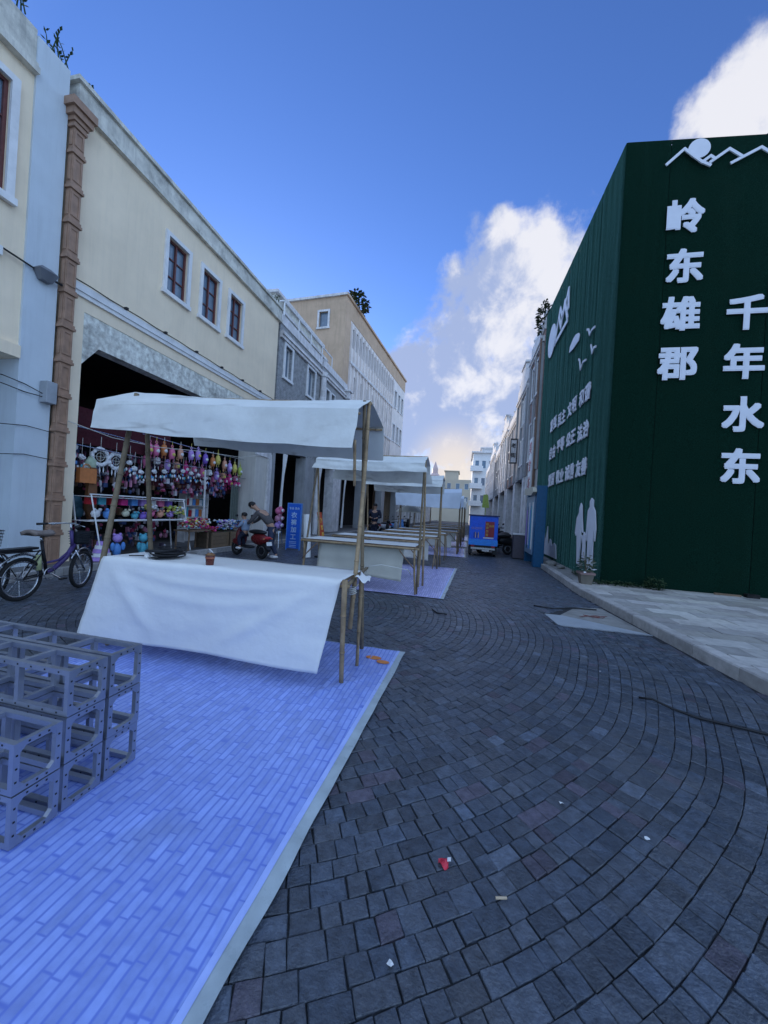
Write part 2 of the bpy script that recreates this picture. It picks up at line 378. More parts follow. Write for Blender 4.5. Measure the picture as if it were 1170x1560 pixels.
# ============================================================ ROAD
road = struct('road', MB().add([(-40, -8, -.011), (40, -8, -.011), (40, 1200, -.011), (-40, 1200, -.011)], [(0, 1, 2, 3)]), M_joint)
MXR, MXL, MY1 = -.5, -3.3, 3.68          # nearest mat, setts wholly under it are left out
kerb_pts = [(3.35, -4), (3.05, 1.5), (2.68, 3.9), (2.54, 5.34), (2.30, 8.06), (2.36, 12), (2.36, 80)]
def kerb_x(y):
    for (a, b), (c, d) in zip(kerb_pts, kerb_pts[1:]):
        if b <= y <= d:
            t = (y - b) / (d - b); return a + (c - a) * t
    return 2.36
cells = []
CX, C0, CS = -2.5, 5.1, 9.0
patch = [(1.28, 6.07), (1.31, 5.42), (2.50, 5.46), (2.37, 6.9), (1.9, 6.75)]
def in_poly(x, y, P):
    c = False
    for i in range(len(P)):
        (x1, y1), (x2, y2) = P[i], P[i - 1]
        if (y1 > y) != (y2 > y) and x < (x2 - x1) * (y - y1) / (y2 - y1) + x1: c = not c
    return c
for k in range(-1, 4):
    cy = C0 + CS * k
    rr = random.Random(50 + k)
    r = .35
    while r < 9.4:
        w = rr.uniform(.074, .097) if r > 1 else .08
        a = a00 = rr.uniform(0, .5)
        while a < 2 * PI + 1:
            ln = rr.choice((.07, .08, .09, .105, .13)) * rr.uniform(.92, 1.08); da = ln / (r + w / 2)
            am = a + da / 2; x = CX + (r + w / 2) * math.cos(am); y = cy + (r + w / 2) * math.sin(am)
            if -6.52 < x < kerb_x(y) - .04 and -2 < y < 30 and abs(y - cy) < CS / 2 and not (MXL + .15 < x < MXR - .15 and -.7 < y < MY1 - .1) and a < a00 + 2 * PI - da * .5 and not in_poly(x, y, patch):
                cells.append((x, y, cy, r, w, a, da, rr.random()))
            a += da
        r += w
def sett_geo(mb, cell):
    x, y, cy, r, w, a, da, rn = cell
    q = random.Random(int(x * 977) * 31 + int(y * 1009))
    g = .0021; ga = g / (r + w / 2); z = q.uniform(-.0028, .0028); tz = [z + q.uniform(-.0025, .0025) for _ in range(4)]
    def P(rad, ang, zz): return (CX + rad * math.cos(ang), cy + rad * math.sin(ang), zz)
    j = lambda s: q.uniform(-s, s)
    wv = .035 * mnoise.noise(Vector((x * 1.1, y * 1.1, 4)))
    c = [(p[0] + .05 * mnoise.noise(Vector((CX + p[0] * math.cos(p[1]), cy + p[0] * math.sin(p[1]), 2)) * .9) + j(.0022), p[1] + (.05 * mnoise.noise(Vector((CX + p[0] * math.cos(p[1]), cy + p[0] * math.sin(p[1]), 9)) * .9) + j(.0035)) / (r + .2)) for p in ((r + g, a + ga), (r + w - g, a + ga), (r + w - g, a + da - ga), (r + g, a + da - ga))]
    cr = sum(p[0] for p in c) / 4; ca = sum(p[1] for p in c) / 4; k = .945
    top = [P(cr + (p[0] - cr) * k, ca + (p[1] - ca) * k, tz[i]) for i, p in enumerate(c)]
    mid = [P(p[0], p[1], tz[i] - .0035) for i, p in enumerate(c)]
    bot = [P(p[0], p[1], -.021) for p in c]
    t = q.choice((.72, .85, .95, 1.0, 1.1, 1.3)) * q.uniform(.94, 1.06)
    if q.random() < .016: t = q.uniform(1.6, 2.1)
    tw = q.uniform(-.06, .06); tone = (t * (1 + tw), t, t * (1 - tw))
    if q.random() < .05: tone = (t * 1.25, t * .92, t * .95)
    fs = [(0, 1, 2, 3)]
    for i in range(4):
        n = (i + 1) % 4; fs.append((4 + i, 4 + n, n, i)); fs.append((8 + i, 8 + n, 4 + n, 4 + i))
    mb.add(top + mid + bot, fs, tone)
def seen_depth(x, y):
    d = x * _f[0] + y * _f[1]; u = x * _r[0] + y * _r[1]
    if d < .2: return 1e9
    v = CH / d * 563; h = u / d * 563
    if abs(h) > 640 or v > 800: return 1e9
    if x < MXR + .02 and y < MY1 + .05 and x > MXL: return 1e9
    if -3.3 < x < -1.0 and 3.6 < y < 6: return 1e9
    return d
order = sorted(cells, key=lambda c: seen_depth(c[0], c[1]))
near, rest = order[:300], order[300:]
for c in near:
    mb = MB(); sett_geo(mb, c); me = mb.mesh('sett'); me.materials.append(M_sett); piece('sett', me, road)
mb = MB()
for c in rest: sett_geo(mb, c)
o = part('sett_paving', mb, M_sett, road, kind='stuff')
# far road surface beyond the individually laid stones
far_m = brick_mat('far_setts', (.07, .072, .08), (.10, .10, .11), (.03, .03, .03), .14, .12, 'xy', bump=.8)
mb = MB().add([(-6.52, 30, -.006), (2.36, 30, -.006), (2.36, 200, -.006), (-6.52, 200, -.006)], [(0, 1, 2, 3)])
part('far_paving', mb, far_m, road)
# concrete patch with a steel plate set in the road by the right kerb
mb = MB().prism([(1.50, 6.07), (2.38, 5.60), (2.48, 5.52), (2.34, 6.9), (1.9, 6.75)], 'z', -.02, -.002); part('concrete_patch', mb, M_conc, road, recalc=True)
mb = MB().prism([(1.28, 6.05), (1.34, 5.48), (2.50, 5.50), (1.55, 6.05)], 'z', -.02, .004); part('road_plate', mb, pm('pale_road_plate', (.32, .34, .36), .6, .08, 5, .1), road, recalc=True)

# ---- right pavement with kerb stones and slabs
pav_poly = [(kerb_x(y) + .15, y) for y in (-4, -1, 1.5, 2.5, 3.9, 4.6, 5.34, 6.2, 7.2, 8.06, 10, 12, 20, 80)]
mb = MB().prism(pav_poly + [(12, 80), (12, -4)], 'z', -.02, .105)
pave = struct('pavement_right', mb, M_joint)
y = -2.0; q = random.Random(3)
while y < 40:
    ln = .62 if y < 12 else 1.4; y2 = y + ln
    xa, xb = kerb_x(y), kerb_x(y2 - .006)
    t = q.uniform(.8, 1.2); tone = (t, t * .98, t * .96)
    mb = MB().add([(xa, y, -.02), (xb, y2 - .006, -.02), (xb + .15, y2 - .006, -.02), (xa + .15, y, -.02),
                   (xa + .012, y, .13), (xb + .012, y2 - .006, .13), (xb + .15, y2 - .006, .13), (xa + .15, y, .13),
                   (xa, y, .115), (xb, y2 - .006, .115)],
                  [(0, 1, 9, 8), (8, 9, 5, 4), (4, 5, 6, 7), (0, 8, 4, 7, 3), (1, 2, 6, 5, 9), (3, 7, 6, 2)], tone)
    me = mb.mesh('kerb_stone', recalc=True); me.materials.append(M_kerb); piece('kerb_stone', me, pave); y = y2
row = 0; y = 1.0; nslab = 0
while y < 8.9:
    x = kerb_x(y + .2) + .17 + (0 if row % 2 else -.3); row += 1
    while x < 8.5:
        x0 = max(x, kerb_x(y + .2) + .165); x1 = x + .590
        if x1 - x0 > .08 and nslab < 290:
            t = q.uniform(.66, 1.22); dz = q.uniform(-.002, .003)
            mb = MB().box(x0, x1, y, y + .289, .08, .124 + dz, (t, t * q.uniform(.97, 1.0), t * q.uniform(.93, 1)))
            me = mb.mesh('paving_slab'); me.materials.append(M_slab); piece('paving_slab', me, pave); nslab += 1
        x += .6
    y += .3
mb = MB().box(kerb_x(15) + .155, 12, 9.0, 80, .08, .118); part('rough_ground', mb, M_conc, pave)

# ---- left pavement (arcade floor) and kerb
lp = struct('pavement_left', MB().box(-16, -6.74, -6, 120, -.02, .10), pm('arcade_floor', (.13, .125, .12), .7, .2, 3, .2, 60, dirt=.6, dirtcol=(.06, .055, .05)))
y = 1.0
while y < 40:
    ln = .8 if y < 16 else 2.0; t = q.uniform(.8, 1.2)
    mb = MB().box(-6.74, -6.60, y, y + ln - .006, -.02, .115, (t, t, t)); me = mb.mesh('kerb_stone'); me.materials.append(M_kerb); piece('kerb_stone', me, lp); y += ln

# ============================================================ BUILDINGS
def wall_holes(mb, s0, s1, z0, z1, d0, d1, holes):
    """a slab in (s, d, z) with rectangular openings (s0, s1, z0, z1)"""
    ss = sorted({s0, s1, *[h[0] for h in holes], *[h[1] for h in holes]}); zs = sorted({z0, z1, *[h[2] for h in holes], *[h[3] for h in holes]})
    ss = [s for s in ss if s0 <= s <= s1]; zs = [z for z in zs if z0 <= z <= z1]
    for a, b in zip(ss, ss[1:]):
        run = None
        for c, d in zip(zs, zs[1:]):
            hole = any(h[0] < (a + b) / 2 < h[1] and h[2] < (c + d) / 2 < h[3] for h in holes)
            if not hole: run = (run[0], d) if run else (c, d)
            if (hole or d == zs[-1]) and run: mb.box(a, b, d0, d1, *run); run = None
def side_T(side, x0): # (s along +Y, d outward to the street, z)
    return Matrix(((0, 1, 0, x0), (1, 0, 0, 0), (0, 0, 1, 0), (0, 0, 0, 1))) if side == 'L' else Matrix(((0, -1, 0, x0), (1, 0, 0, 0), (0, 0, 1, 0), (0, 0, 0, 1)))
def window(parent, T, s0, s1, z0, z1, fm, style='casement', fw=.09, trim=True, barm=None, deep=-.12):
    fr = MB(T)
    if trim:
        fr.box(s0 - fw, s1 + fw, .002, .05, z1, z1 + fw); fr.box(s0 - fw - .03, s1 + fw + .03, .002, .075, z0 - fw, z0)
        fr.box(s0 - fw, s0, .002, .05, z0, z1); fr.box(s1, s1 + fw, .002, .05, z0, z1)
    else:
        fr.box(s0, s1, deep + .03, deep + .06, z1 - .04, z1); fr.box(s0, s1, deep + .03, deep + .06, z0, z0 + .04); fr.box(s0, s0 + .04, deep + .03, deep + .06, z0 + .04, z1 - .04); fr.box(s1 - .04, s1, deep + .03, deep + .06, z0 + .04, z1 - .04)
    w = part('window', fr, fm, parent)
    part('pane', MB(T).box(s0, s1, deep - .02, deep, z0, z1), M_glass, w)
    if style != 'plain':
        b = MB(T); barm = barm or fm; mid = (s0 + s1) / 2
        b.box(mid - .022, mid + .022, deep + .003, deep + .05, z0, z1)
        b.box(s0, s0 + .05, deep + .003, deep + .045, z0, z1); b.box(s1 - .05, s1, deep + .003, deep + .045, z0, z1)
        b.box(s0 + .05, mid - .022, deep + .003, deep + .045, z0, z0 + .05); b.box(mid + .022, s1 - .05, deep + .003, deep + .045, z0, z0 + .05)
        b.box(s0 + .05, mid - .03, deep + .003, deep + .045, z1 - .05, z1); b.box(mid + .03, s1 - .05, deep + .003, deep + .045, z1 - .05, z1)
        if style == 'casement':
            for k in (1, 2):
                zz = z0 + (z1 - z0) * k / 3
                b.box(s0 + .05, mid - .03, deep + .003, deep + .03, zz - .014, zz + .014); b.box(mid + .03, s1 - .05, deep + .003, deep + .03, zz - .014, zz + .014)
        part('sash', b, barm, w)
    return w

# ---- cream shop building (left, with the wide shop opening)
XL = -7.3
T = side_T('L', XL)
cb = thing('shop_building', 'cream two-storey shop building with three red-framed windows above a wide toy shop opening', 'building', (XL, 9, .1))
W3 = [(7.45, 8.10, 6.38, 7.68), (8.64, 9.30, 6.40, 7.70), (9.82, 10.45, 6.43, 7.71)]
mb = MB(T); wall_holes(mb, 5.30, 12.75, 4.86, 8.36, -.3, 0, W3)
mb.box(5.30, 5.62, -.5, 0, .1, 4.86)
part('wall', mb, M_cream, cb)
mb = MB(T); mb.box(11.75, 12.72, -.7, .004, .1, 4.86); part('column', mb, pm('cream_column', (.64, .60, .53), .8, .08, 2, .2, 90, streak=.3), cb, bevel=.01)
mb = MB(T); mb.box(11.72, 12.76, -.02, .05, 3.15, 3.30).box(11.73, 12.74, -.02, .03, 3.30, 3.42).box(12.5, 12.72, .006, .09, .1, 3.15); part('column_capital', mb, M_whited, cb)
mb = MB(T); mb.box(5.22, 12.85, -.35, .10, 8.36, 8.46).box(5.26, 12.82, -.34, .06, 8.46, 8.82).box(5.2, 12.86, -.38, .12, 8.82, 8.9); part('parapet', mb, M_grime, cb)
# weathered beam with chamfered left end of the opening
mb = MB(T); zt, zb = 4.86, 4.33
poly = [(5.62, 4.86), (5.62, 3.86), (5.95, 4.29), (11.75, 4.29), (11.75, 4.86)]
mb2 = MB()
mb2.prism([(a, b) for a, b in poly], 'x', XL - .3, XL - .012); part('beam', mb2, M_weather, cb, recalc=True)
# LED trim channel with its cable
mb = MB(T); mb.box(5.34, 12.7, .003, .07, 5.18, 5.32).box(5.34, 12.7, .003, .045, 5.10, 5.18); part('light_channel', mb, M_white, cb)
mb = MB(T); mb.tube([(5.3 + .37 * i, .085, 5.335 + .008 * math.sin(i * 2.1)) for i in range(21)], .011, 6); part('cable', mb, M_black, cb)
for i in range(6): part('cable_clip', MB(T).box(6.4 + i * 1.05, 6.45 + i * 1.05, .02, .10, 5.33, 5.385), M_black, cb)
for s0, s1, z0, z1 in W3: window(cb, T, s0, s1, z0, z1, M_white, barm=M_redwood, fw=.10, deep=-.10)
# interior shell of the shop
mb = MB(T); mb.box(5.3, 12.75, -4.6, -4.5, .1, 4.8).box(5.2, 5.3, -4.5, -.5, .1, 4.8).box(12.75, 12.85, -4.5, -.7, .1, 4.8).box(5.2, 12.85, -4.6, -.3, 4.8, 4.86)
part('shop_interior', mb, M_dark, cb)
mb = MB(T); mb.box(5.2, 12.85, -9, -.35, 8.2, 8.36).box(5.3, 12.75, -9, -8.9, 4.9, 8.2).box(12.60, 12.75, -8.9, -.3, 4.9, 8.2); part('roof', mb, M_pgrey, cb)
# brown ornamental downpipe cover: stacked panelled blocks
pil = thing('ornamental_column', 'brown clay panelled column of stacked blocks on the left wall beside the bicycle', 'column', (XL + .1, 5.25, .1))
zz = .1; k = 0
while zz < 7.85:
    h = min(.62, 8.0 - zz); mb = MB()
    mb.box(XL + .003, XL + .13, 5.16, 5.345, zz, zz + h - .10)
    mb.box(XL + .13, XL + .143, 5.17, 5.205, zz + .05, zz + h - .15); mb.box(XL + .13, XL + .143, 5.30, 5.335, zz + .05, zz + h - .15)
    mb.box(XL + .13, XL + .143, 5.205, 5.30, zz + .05, zz + .08); mb.box(XL + .13, XL + .143, 5.205, 5.30, zz + h - .18, zz + h - .15)
    mb.box(XL + .04, XL + .10, 5.148, 5.16, zz + .05, zz + h - .15)
    mb.box(XL + .003, XL + .16, 5.13, 5.375, zz + h - .10, zz + h - .05); mb.box(XL + .003, XL + .148, 5.145, 5.36, zz + h - .05, zz + h)
    part('column_block', mb, M_brown, pil, bevel=.006); zz += h
mb = MB(); mb.box(XL + .003, XL + .17, 5.12, 5.385, zz, zz + .08).box(XL + .003, XL + .21, 5.08, 5.43, zz + .08, zz + .2).box(XL + .003, XL + .25, 5.04, 5.47, zz + .2, zz + .34); part('hopper_head', mb, M_brown, pil)

# ---- neighbour at the far left: pale pier, cream upper wall, recessed ground floor
nb = thing('corner_building', 'cream building at the left edge with a broad pale blue pier beside the brown column', 'building', (XL, 3, .1))
mb = MB(T); mb.box(4.62, 5.12, -.6, .02, .1, 8.86); part('pier', mb, M_blueplaster, nb)
mb = MB(T); wall_holes(mb, -3, 4.62, 3.75, 8.2, -.3, -.02, [(3.55, 4.30, 6.0, 7.75), (1.6, 2.4, 6.0, 7.75)]); part('wall', mb, M_cream, nb)
mb = MB(T); mb.box(-3, 4.62, -.1, .10, 8.2, 8.3).box(-3, 4.62, -.1, .06, 8.3, 8.38).box(-3, 4.618, -.28, -.01, 8.38, 8.95); part('parapet', mb, M_grime, nb)
for a, b_ in ((3.55, 4.30), (1.6, 2.4)): window(nb, T, a, b_, 6.0, 7.75, M_white, barm=M_redwood, fw=.11, deep=-.08)
mb = MB(T); mb.box(-3, 4.615, -.5, .05, 3.55, 3.75); part('lintel', mb, M_cream, nb)
mb = MB(T); mb.box(-3, 4.3, -.02, .06, 5.02, 5.16); part('light_channel', mb, M_white, nb)
mb = MB(T); mb.box(-3, 4.62, -1.9, -1.8, .1, 3.7).box(4.50, 4.62, -1.8, -.5, .1, 3.55).box(-3, 4.6, -1.8, -.5, 3.5, 3.549); part('recess_wall', mb, M_blueplaster, nb)
mb = MB(T); mb.box(-3, 4.62, -8, -.4, 8.0, 8.15); part('roof', mb, M_pgrey, nb)
# lamp bracket and junction box, wires on that pier
ml = thing('wall_lamp', 'grey lantern-shaped lamp bracket on the pale blue pier by the brown column', 'lamp', (XL + .05, 4.85, 5.0))
part('lamp_body', MB(T).add([(4.72, .02, 5.12), (5.02, .02, 5.12), (5.02, .20, 5.12), (4.72, .20, 5.12), (4.80, .03, 4.97), (4.96, .03, 4.97), (4.96, .13, 4.97), (4.80, .13, 4.97), (4.8, .03, 5.2), (4.94, .03, 5.2), (4.94, .12, 5.2), (4.8, .12, 5.2)],
     [(0, 3, 2, 1), (0, 1, 5, 4), (1, 2, 6, 5), (2, 3, 7, 6), (3, 0, 4, 7), (4, 5, 6, 7), (0, 8, 9, 1), (1, 9, 10, 2), (2, 10, 11, 3), (3, 11, 8, 0), (8, 11, 10, 9)]), pm('grey_lamp_metal', (.16, .17, .19), .5), ml, recalc=True)
part('lamp_arm', MB(T).tube([(4.3, .03, 5.15), (4.72, .06, 5.10)], .015).tube([(5.0, .06, 5.08), (5.14, .1, 5.06)], .02), M_black, ml)
jb = thing('junction_box', 'pale grey electrical box on the brown column with thin wires running left', 'box', (XL + .05, 5.02, 3.0))
part('box_body', MB(T).box(4.93, 5.10, .03, .19, 2.93, 3.30), pm('grey_box_paint', (.34, .36, .38), .5), jb, bevel=.008)
for dz in (0, .13): part('wire', MB(T).tube([(4.94, .10, 3.02 + dz * .4), (4.7, .05, 3.03 + dz), (4.4, .04, 3.07 + dz), (3.0, .04, 3.0 + dz)], .008, 5), M_black, jb)
for z_, nm in ((2.46, 'upper'), (1.98, 'lower')):
    solo('wire', MB(T).tube([(3.0, .05, z_ - .04), (4.4, .05, z_ - .03), (4.75, .05, z_ + .02), (5.13, .12, z_ - .02)], .007, 5), M_black, f'{nm} thin dark wire crossing the pale blue pier at the left edge', 'wire')
solo('wire', MB(T).tube([(5.4, .07, 2.72), (6.3, .05, 2.60), (7.5, .05, 2.62), (9, .04, 2.78), (10.8, .04, 2.9), (11.9, .06, 3.15)], .008, 5), M_rope, 'white wire slung across the toy shop opening above the hanging goods', 'wire')

# ---- generic facades
def simple_building(name, label, side, s0, s1, h, wallm, wins, x0=None, arcade=True, gh=3.7, cornice=None, depth=9.0, trim=M_white, style='plain', piers=None, T=None, zbase=.1, fw=.07, side_gable=None, parapet=.35):
    x0 = (XL if side == 'L' else 3.0) if x0 is None else x0
    T = T or side_T(side, x0); b = thing(name, label, 'building', T @ Vector((s0 + (s1 - s0) / 2, 0, zbase)))
    lo = gh if arcade else zbase
    mb = MB(T); wall_holes(mb, s0, s1, lo, h, -.28, 0, [(w[0], w[1], w[2], w[3]) for w in wins]); part('wall', mb, wallm, b)
    for w in wins: window(b, T, *w[:4], trim, style, fw, deep=-.16)
    if arcade:
        mb = MB(T)
        for p0, p1 in piers: mb.box(p0, p1, -.5, .003, zbase, lo - .003)
        part('pier', mb, wallm if wallm not in (M_gbrick, M_rbrick) else M_pgrey, b) if len(piers) == 1 else None
        if len(piers) > 1:
            for p0, p1 in piers: part('pier', MB(T).box(p0, p1, -.5, .003, zbase, lo - .003), M_pgrey if wallm in (M_gbrick, M_tan) else M_whited, b)
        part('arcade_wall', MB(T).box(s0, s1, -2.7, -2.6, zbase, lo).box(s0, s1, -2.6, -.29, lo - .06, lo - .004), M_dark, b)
    c = MB(T); cm = cornice or M_whited
    c.box(s0, s1, .002, .16, h - .42, h - .3).box(s0, s1, .002, .10, h - .54, h - .424).box(s0, s1, -.28, .05, h + .002, h + parapet)
    part('cornice', c, cm, b)
    body = MB(T); body.box(s0, s1, -depth, -.281, h - .2, h - .02).box(s0, s0 + .2, -depth, -.281, zbase if not arcade else lo, h - .2).box(s1 - .2, s1, -depth, -.281, zbase if not arcade else lo, h - .2).box(s0 + .2, s1 - .2, -depth, -depth + .2, zbase, h - .2)
    if arcade: body.box(s0, s1, -depth + .2, -2.7, lo, lo + .1)
    part('body', body, side_gable or wallm, b)
    return b, T
# grey brick house with two white-framed windows
gb, T2 = simple_building('brick_house', 'grey brick two-storey house with two tall white-framed windows next to the cream shop building', 'L', 12.88, 17.0, 8.4, M_gbrick,
    [(13.35, 13.95, 6.5, 7.75), (15.5, 16.3, 6.5, 7.75)], piers=[(12.9, 13.1), (15.9, 16.9)], trim=M_white, style='sash', fw=.1)
part('downpipe', MB(T2).lathe((17.08, .14, .1), [(.13, 0), (.13, 6.5), (.17, 6.55), (.17, 6.7), (.14, 6.75), (.14, 7.7), (.19, 7.75), (.19, 7.95)], 12), M_whited, gb, smooth=False)
g2, T2 = simple_building('plastered_house', 'pale grey plastered house with small dark windows between the brick house and the tan block', 'L', 17.2, 21.0, 8.45, M_pgrey,
    [(17.75, 18.25, 6.5, 7.5), (18.5, 19.0, 6.5, 7.5), (19.6, 20.3, 6.4, 7.4)], piers=[(17.2, 17.6), (19.6, 20.9)], trim=M_white)
part('wall_ornament', MB(T2).box(20.6, 20.95, .01, .3, 7.9, 8.3).box(20.5, 21.0, .01, .4, 8.3, 8.4), M_whited, g2)
# roof room set back above the brick house
rr_ = thing('roof_room', 'weathered roof room with a slanted parapet on top of the grey brick house', 'roof room', (-8.4, 16, 8.4))
part('room_wall', MB().box(-10.5, -8.0, 13.6, 18.5, 8.55, 10.0), M_grime, rr_)
part('roof_edge', MB().box(-10.6, -7.85, 13.5, 18.6, 10.0, 10.12).box(-10.5, -7.7, 13.45, 18.8, 9.3, 9.42), M_whited, rr_)
part('railing', MB().bar((-7.55, 13.5, 9.6), (-7.55, 19, 9.6), .05).bar((-7.55, 13.5, 9.6), (-10, 13.5, 9.6), .05), M_white, rr_)
for y in (13.55, 14.9, 16.2, 17.6, 19): part('rail_post', MB().bar((-7.55, y, 8.55), (-7.55, y, 9.6), .045), M_white, rr_)

# tan block of flats, its street face turned a little towards the road
pa, pb = Vector((-7.75, 21.2, 0)), Vector((-6.5, 36.0, 0)); dr = (pb - pa).normalized(); nr = Vector((dr.y, -dr.x, 0))
TT = Matrix(((dr.x, nr.x, 0, pa.x), (dr.y, nr.y, 0, pa.y), (0, 0, 1, 0), (0, 0, 0, 1))); LEN = (pb - pa).length
tb = thing('apartment_block', 'tall tan block of flats with white vertical fins along its street face', 'building', pa + dr * LEN / 2 + Vector((0, 0, .1)))
wins = []
for f_, z in enumerate((4.9, 7.9, 10.9)):
    for s in (11.4, 12.6, 13.7): wins.append((s, s + .65, z, z + 1.5))
M_fin = pm('warm_white_render', (.84, .76, .70), .85, .08, 1.5, .2, 90, streak=.25, dirt=.3, dirtcol=(.6, .53, .47))
fins = [.98 + i * .60 for i in range(17)]
holes = wins + [(a + .14, a + .56, z, z + 1.2) for a in fins for z in (11.75,)] + [(a + .16, a + .52, z, z + 1.1) for a in fins[1::2] for z in (9.0, 6.2)]
mb = MB(TT); wall_holes(mb, 0, LEN, 4.0, 13.3, -.28, 0, holes); part('wall', mb, M_fin, tb)
part('top_band', MB(TT).box(-.004, LEN + .004, -.285, .03, 13.3, 14.35).box(-.1, LEN + .1, -.4, .14, 14.35, 14.5), M_tan, tb)
part('corner_band', MB(TT).box(-.006, .85, -.29, .035, 4.0, 13.3), M_tan, tb)
for h in wins: window(tb, TT, *h, M_white, 'plain', .06, deep=-.2)
for h in holes[len(wins):]: part('window', MB(TT).box(h[0], h[1], -.24, -.2, h[2], h[3]), M_glass, tb)
for a in fins:
    part('fin', MB(TT).box(a - .02, a + .07, .002, .11, 4.6, 13.15), M_fin, tb)
for z in (7.7, 10.6): part('floor_band', MB(TT).box(.87, 11.0, .112, .15, z, z + .16), M_whited, tb)
part('balcony', MB(TT).box(9.5, 14.5, .01, .7, 4.3, 4.42).bar((9.5, .68, 5.1), (14.5, .68, 5.1), .05), M_white, tb)
for i in range(14): part('baluster', MB(TT).bar((9.6 + i * .37, .68, 4.42), (9.8 + i * .37, .68, 5.1), .05), M_white, tb)
# side wall facing the camera, with one window
Ts = Matrix(((-nr.x, -dr.x, 0, pa.x), (-nr.y, -dr.y, 0, pa.y), (0, 0, 1, 0), (0, 0, 0, 1)))   # s back from the street, d towards the camera
mb = MB(Ts); wall_holes(mb, .28, 13, 4.0, 14.35, -.25, -.002, [(1.15, 1.75, 12.55, 13.5)]); part('side_wall', mb, M_tan, tb)
window(tb, Ts, 1.15, 1.75, 12.55, 13.5, M_whited, 'plain', .12, deep=-.12)
part('side_eave', MB(Ts).box(-.1, 13.1, -.3, .12, 14.352, 14.5), M_whited, tb)
part('roof', MB(TT).box(0, LEN, -13, -.3, 14.2, 14.34).box(LEN - .25, LEN, -13, -.3, .1, 14.2).box(0, LEN, -13, -12.8, .1, 14.2), M_tan, tb)
for p in ((4.4, .0), (7.6, .0)): part('drainpipe', MB(Ts).bar((p[0], .06, 9.5), (p[0], .06, 14.3), .09), M_white, tb)
for s0 in (0, 4.6, 9.3, 14.0): part('pier', MB(TT).box(s0 + .02, s0 + .9, -.55, .004, .1, 3.997), M_pgrey, tb)
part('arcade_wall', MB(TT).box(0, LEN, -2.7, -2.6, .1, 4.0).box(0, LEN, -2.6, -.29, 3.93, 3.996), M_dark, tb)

# further left row
fl = [(36.4, 43, 6.6, M_pgrey, 'pale grey low house beyond the tan block of flats'), (43.2, 52, 6.1, M_whited, 'low whitewashed house further down the left side'),
      (52.2, 62, 7.0, M_cream, 'small cream house far down the left side of the street'), (62.2, 80, 6.6, M_pgrey, 'farthest low grey house on the left side')]
for a, b, h, mt_, lb in fl:
    n = int((b - a) / 2.2); ww = [(a + .7 + i * 2.2, a + 1.5 + i * 2.2, 4.4, 5.6) for i in range(n)]
    simple_building('street_house', lb, 'L', a, b, h, mt_, ww, x0=-6.9, piers=[(a + i * 3, a + i * 3 + .6) for i in range(int((b - a) / 3) + 1) if a + i * 3 + .6 < b])
# right row beyond the green hoarding
def rwins(a, b, rows, step, w, hh, off=.5):
    n = max(1, int((b - a - off) / step)); return [(a + off + i * step, a + off + i * step + w, z, z + hh) for z in rows for i in range(n)]
rl = [(17.3, 20.6, 9.9, M_rbrick, 'tall narrow brown brick house right behind the green hoarding', [(18.0, 18.7, 7.4, 9.0), (19.3, 19.9, 7.4, 9.0), (18.0, 18.7, 4.4, 6.2), (19.3, 19.9, 4.4, 6.2)]),
      (20.7, 24.8, 9.0, M_pgrey, 'grey arcaded house with a heavy cornice, second beyond the green hoarding', rwins(20.7, 24.8, (4.5, 6.8), 1.25, .55, 1.4)),
      (24.9, 29.6, 8.2, M_rbrick, 'brown brick arcaded house with white pilasters, third beyond the hoarding', rwins(24.9, 29.6, (4.4, 6.4), 1.4, .6, 1.3)),
      (29.7, 35.5, 8.6, M_whited, 'whitish arcaded house with a stepped gable on the right side', rwins(29.7, 35.5, (4.5, 6.6), 1.4, .6, 1.3)),
      (35.6, 42, 8.0, M_pgrey, 'grey arcaded house on the right with a black framed sign', rwins(35.6, 42, (4.4, 6.2), 1.5, .6, 1.2)),
      (42.1, 50, 8.9, M_whited, 'pale arcaded house with many narrow windows far down the right side', rwins(42.1, 50, (4.5, 6.8), 1.5, .7, 1.3)),
      (50.1, 60, 8.2, M_whited, 'last whitish arcaded house before the white block on the right', rwins(50.1, 60, (4.4, 6.4), 1.7, .8, 1.2))]
for i, (a, b, h, mt_, lb, ww) in enumerate(rl):
    bb, Tr = simple_building('arcade_house', lb, 'R', a, b, h, mt_, ww, x0=3.0 - .05 * (i % 2), piers=[(a, a + .6), (b - .6, b)], parapet=.5)
    n = int((b - a) / 1.6)
    for k in range(n + 1):
        s = a + .08 + (b - a - .4) * k / n; part('pilaster', MB(Tr).box(s, s + .24, .003, .10, 3.72, h - .56), M_whited if i in (3, 5, 6) else M_pgrey, bb)
    if i in (1, 3, 5):
        m_ = (a + b) / 2; part('gable', MB(Tr).box(m_ - 1.3, m_ + 1.3, -.25, .04, h + .503, h + .95).box(m_ - .7, m_ + .7, -.25, .04, h + .953, h + 1.35).box(m_ - .85, m_ + .85, -.3, .1, h + 1.352, h + 1.45), M_whited, bb)
    for k in range(3): part('roof_urn', MB(Tr).lathe((a + .4 + (b - a - .8) * k / 2, -.1, h + (.95 if False else .5)), [(.12, .0), (.06, .1), (.16, .3), (.05, .5)], 8), M_whited, bb)
wb = thing('white_block', 'white four-storey block closing the right side at the far bend', 'building', (5, 66, 0))
Tw = Matrix(((1, 0, 0, 0), (0, -1, 0, 66), (0, 0, 1, 0), (0, 0, 0, 1)))
ww = [(1.3 + i * 1.15, 1.9 + i * 1.15, z, z + 1.3) for i in range(6) for z in (4, 7, 10)]
mb = MB(Tw); wall_holes(mb, .9, 8.5, 0, 12.6, -.3, 0, ww); part('wall', mb, M_white, wb)
for w in ww: window(wb, Tw, *w, M_white, 'plain', .05)
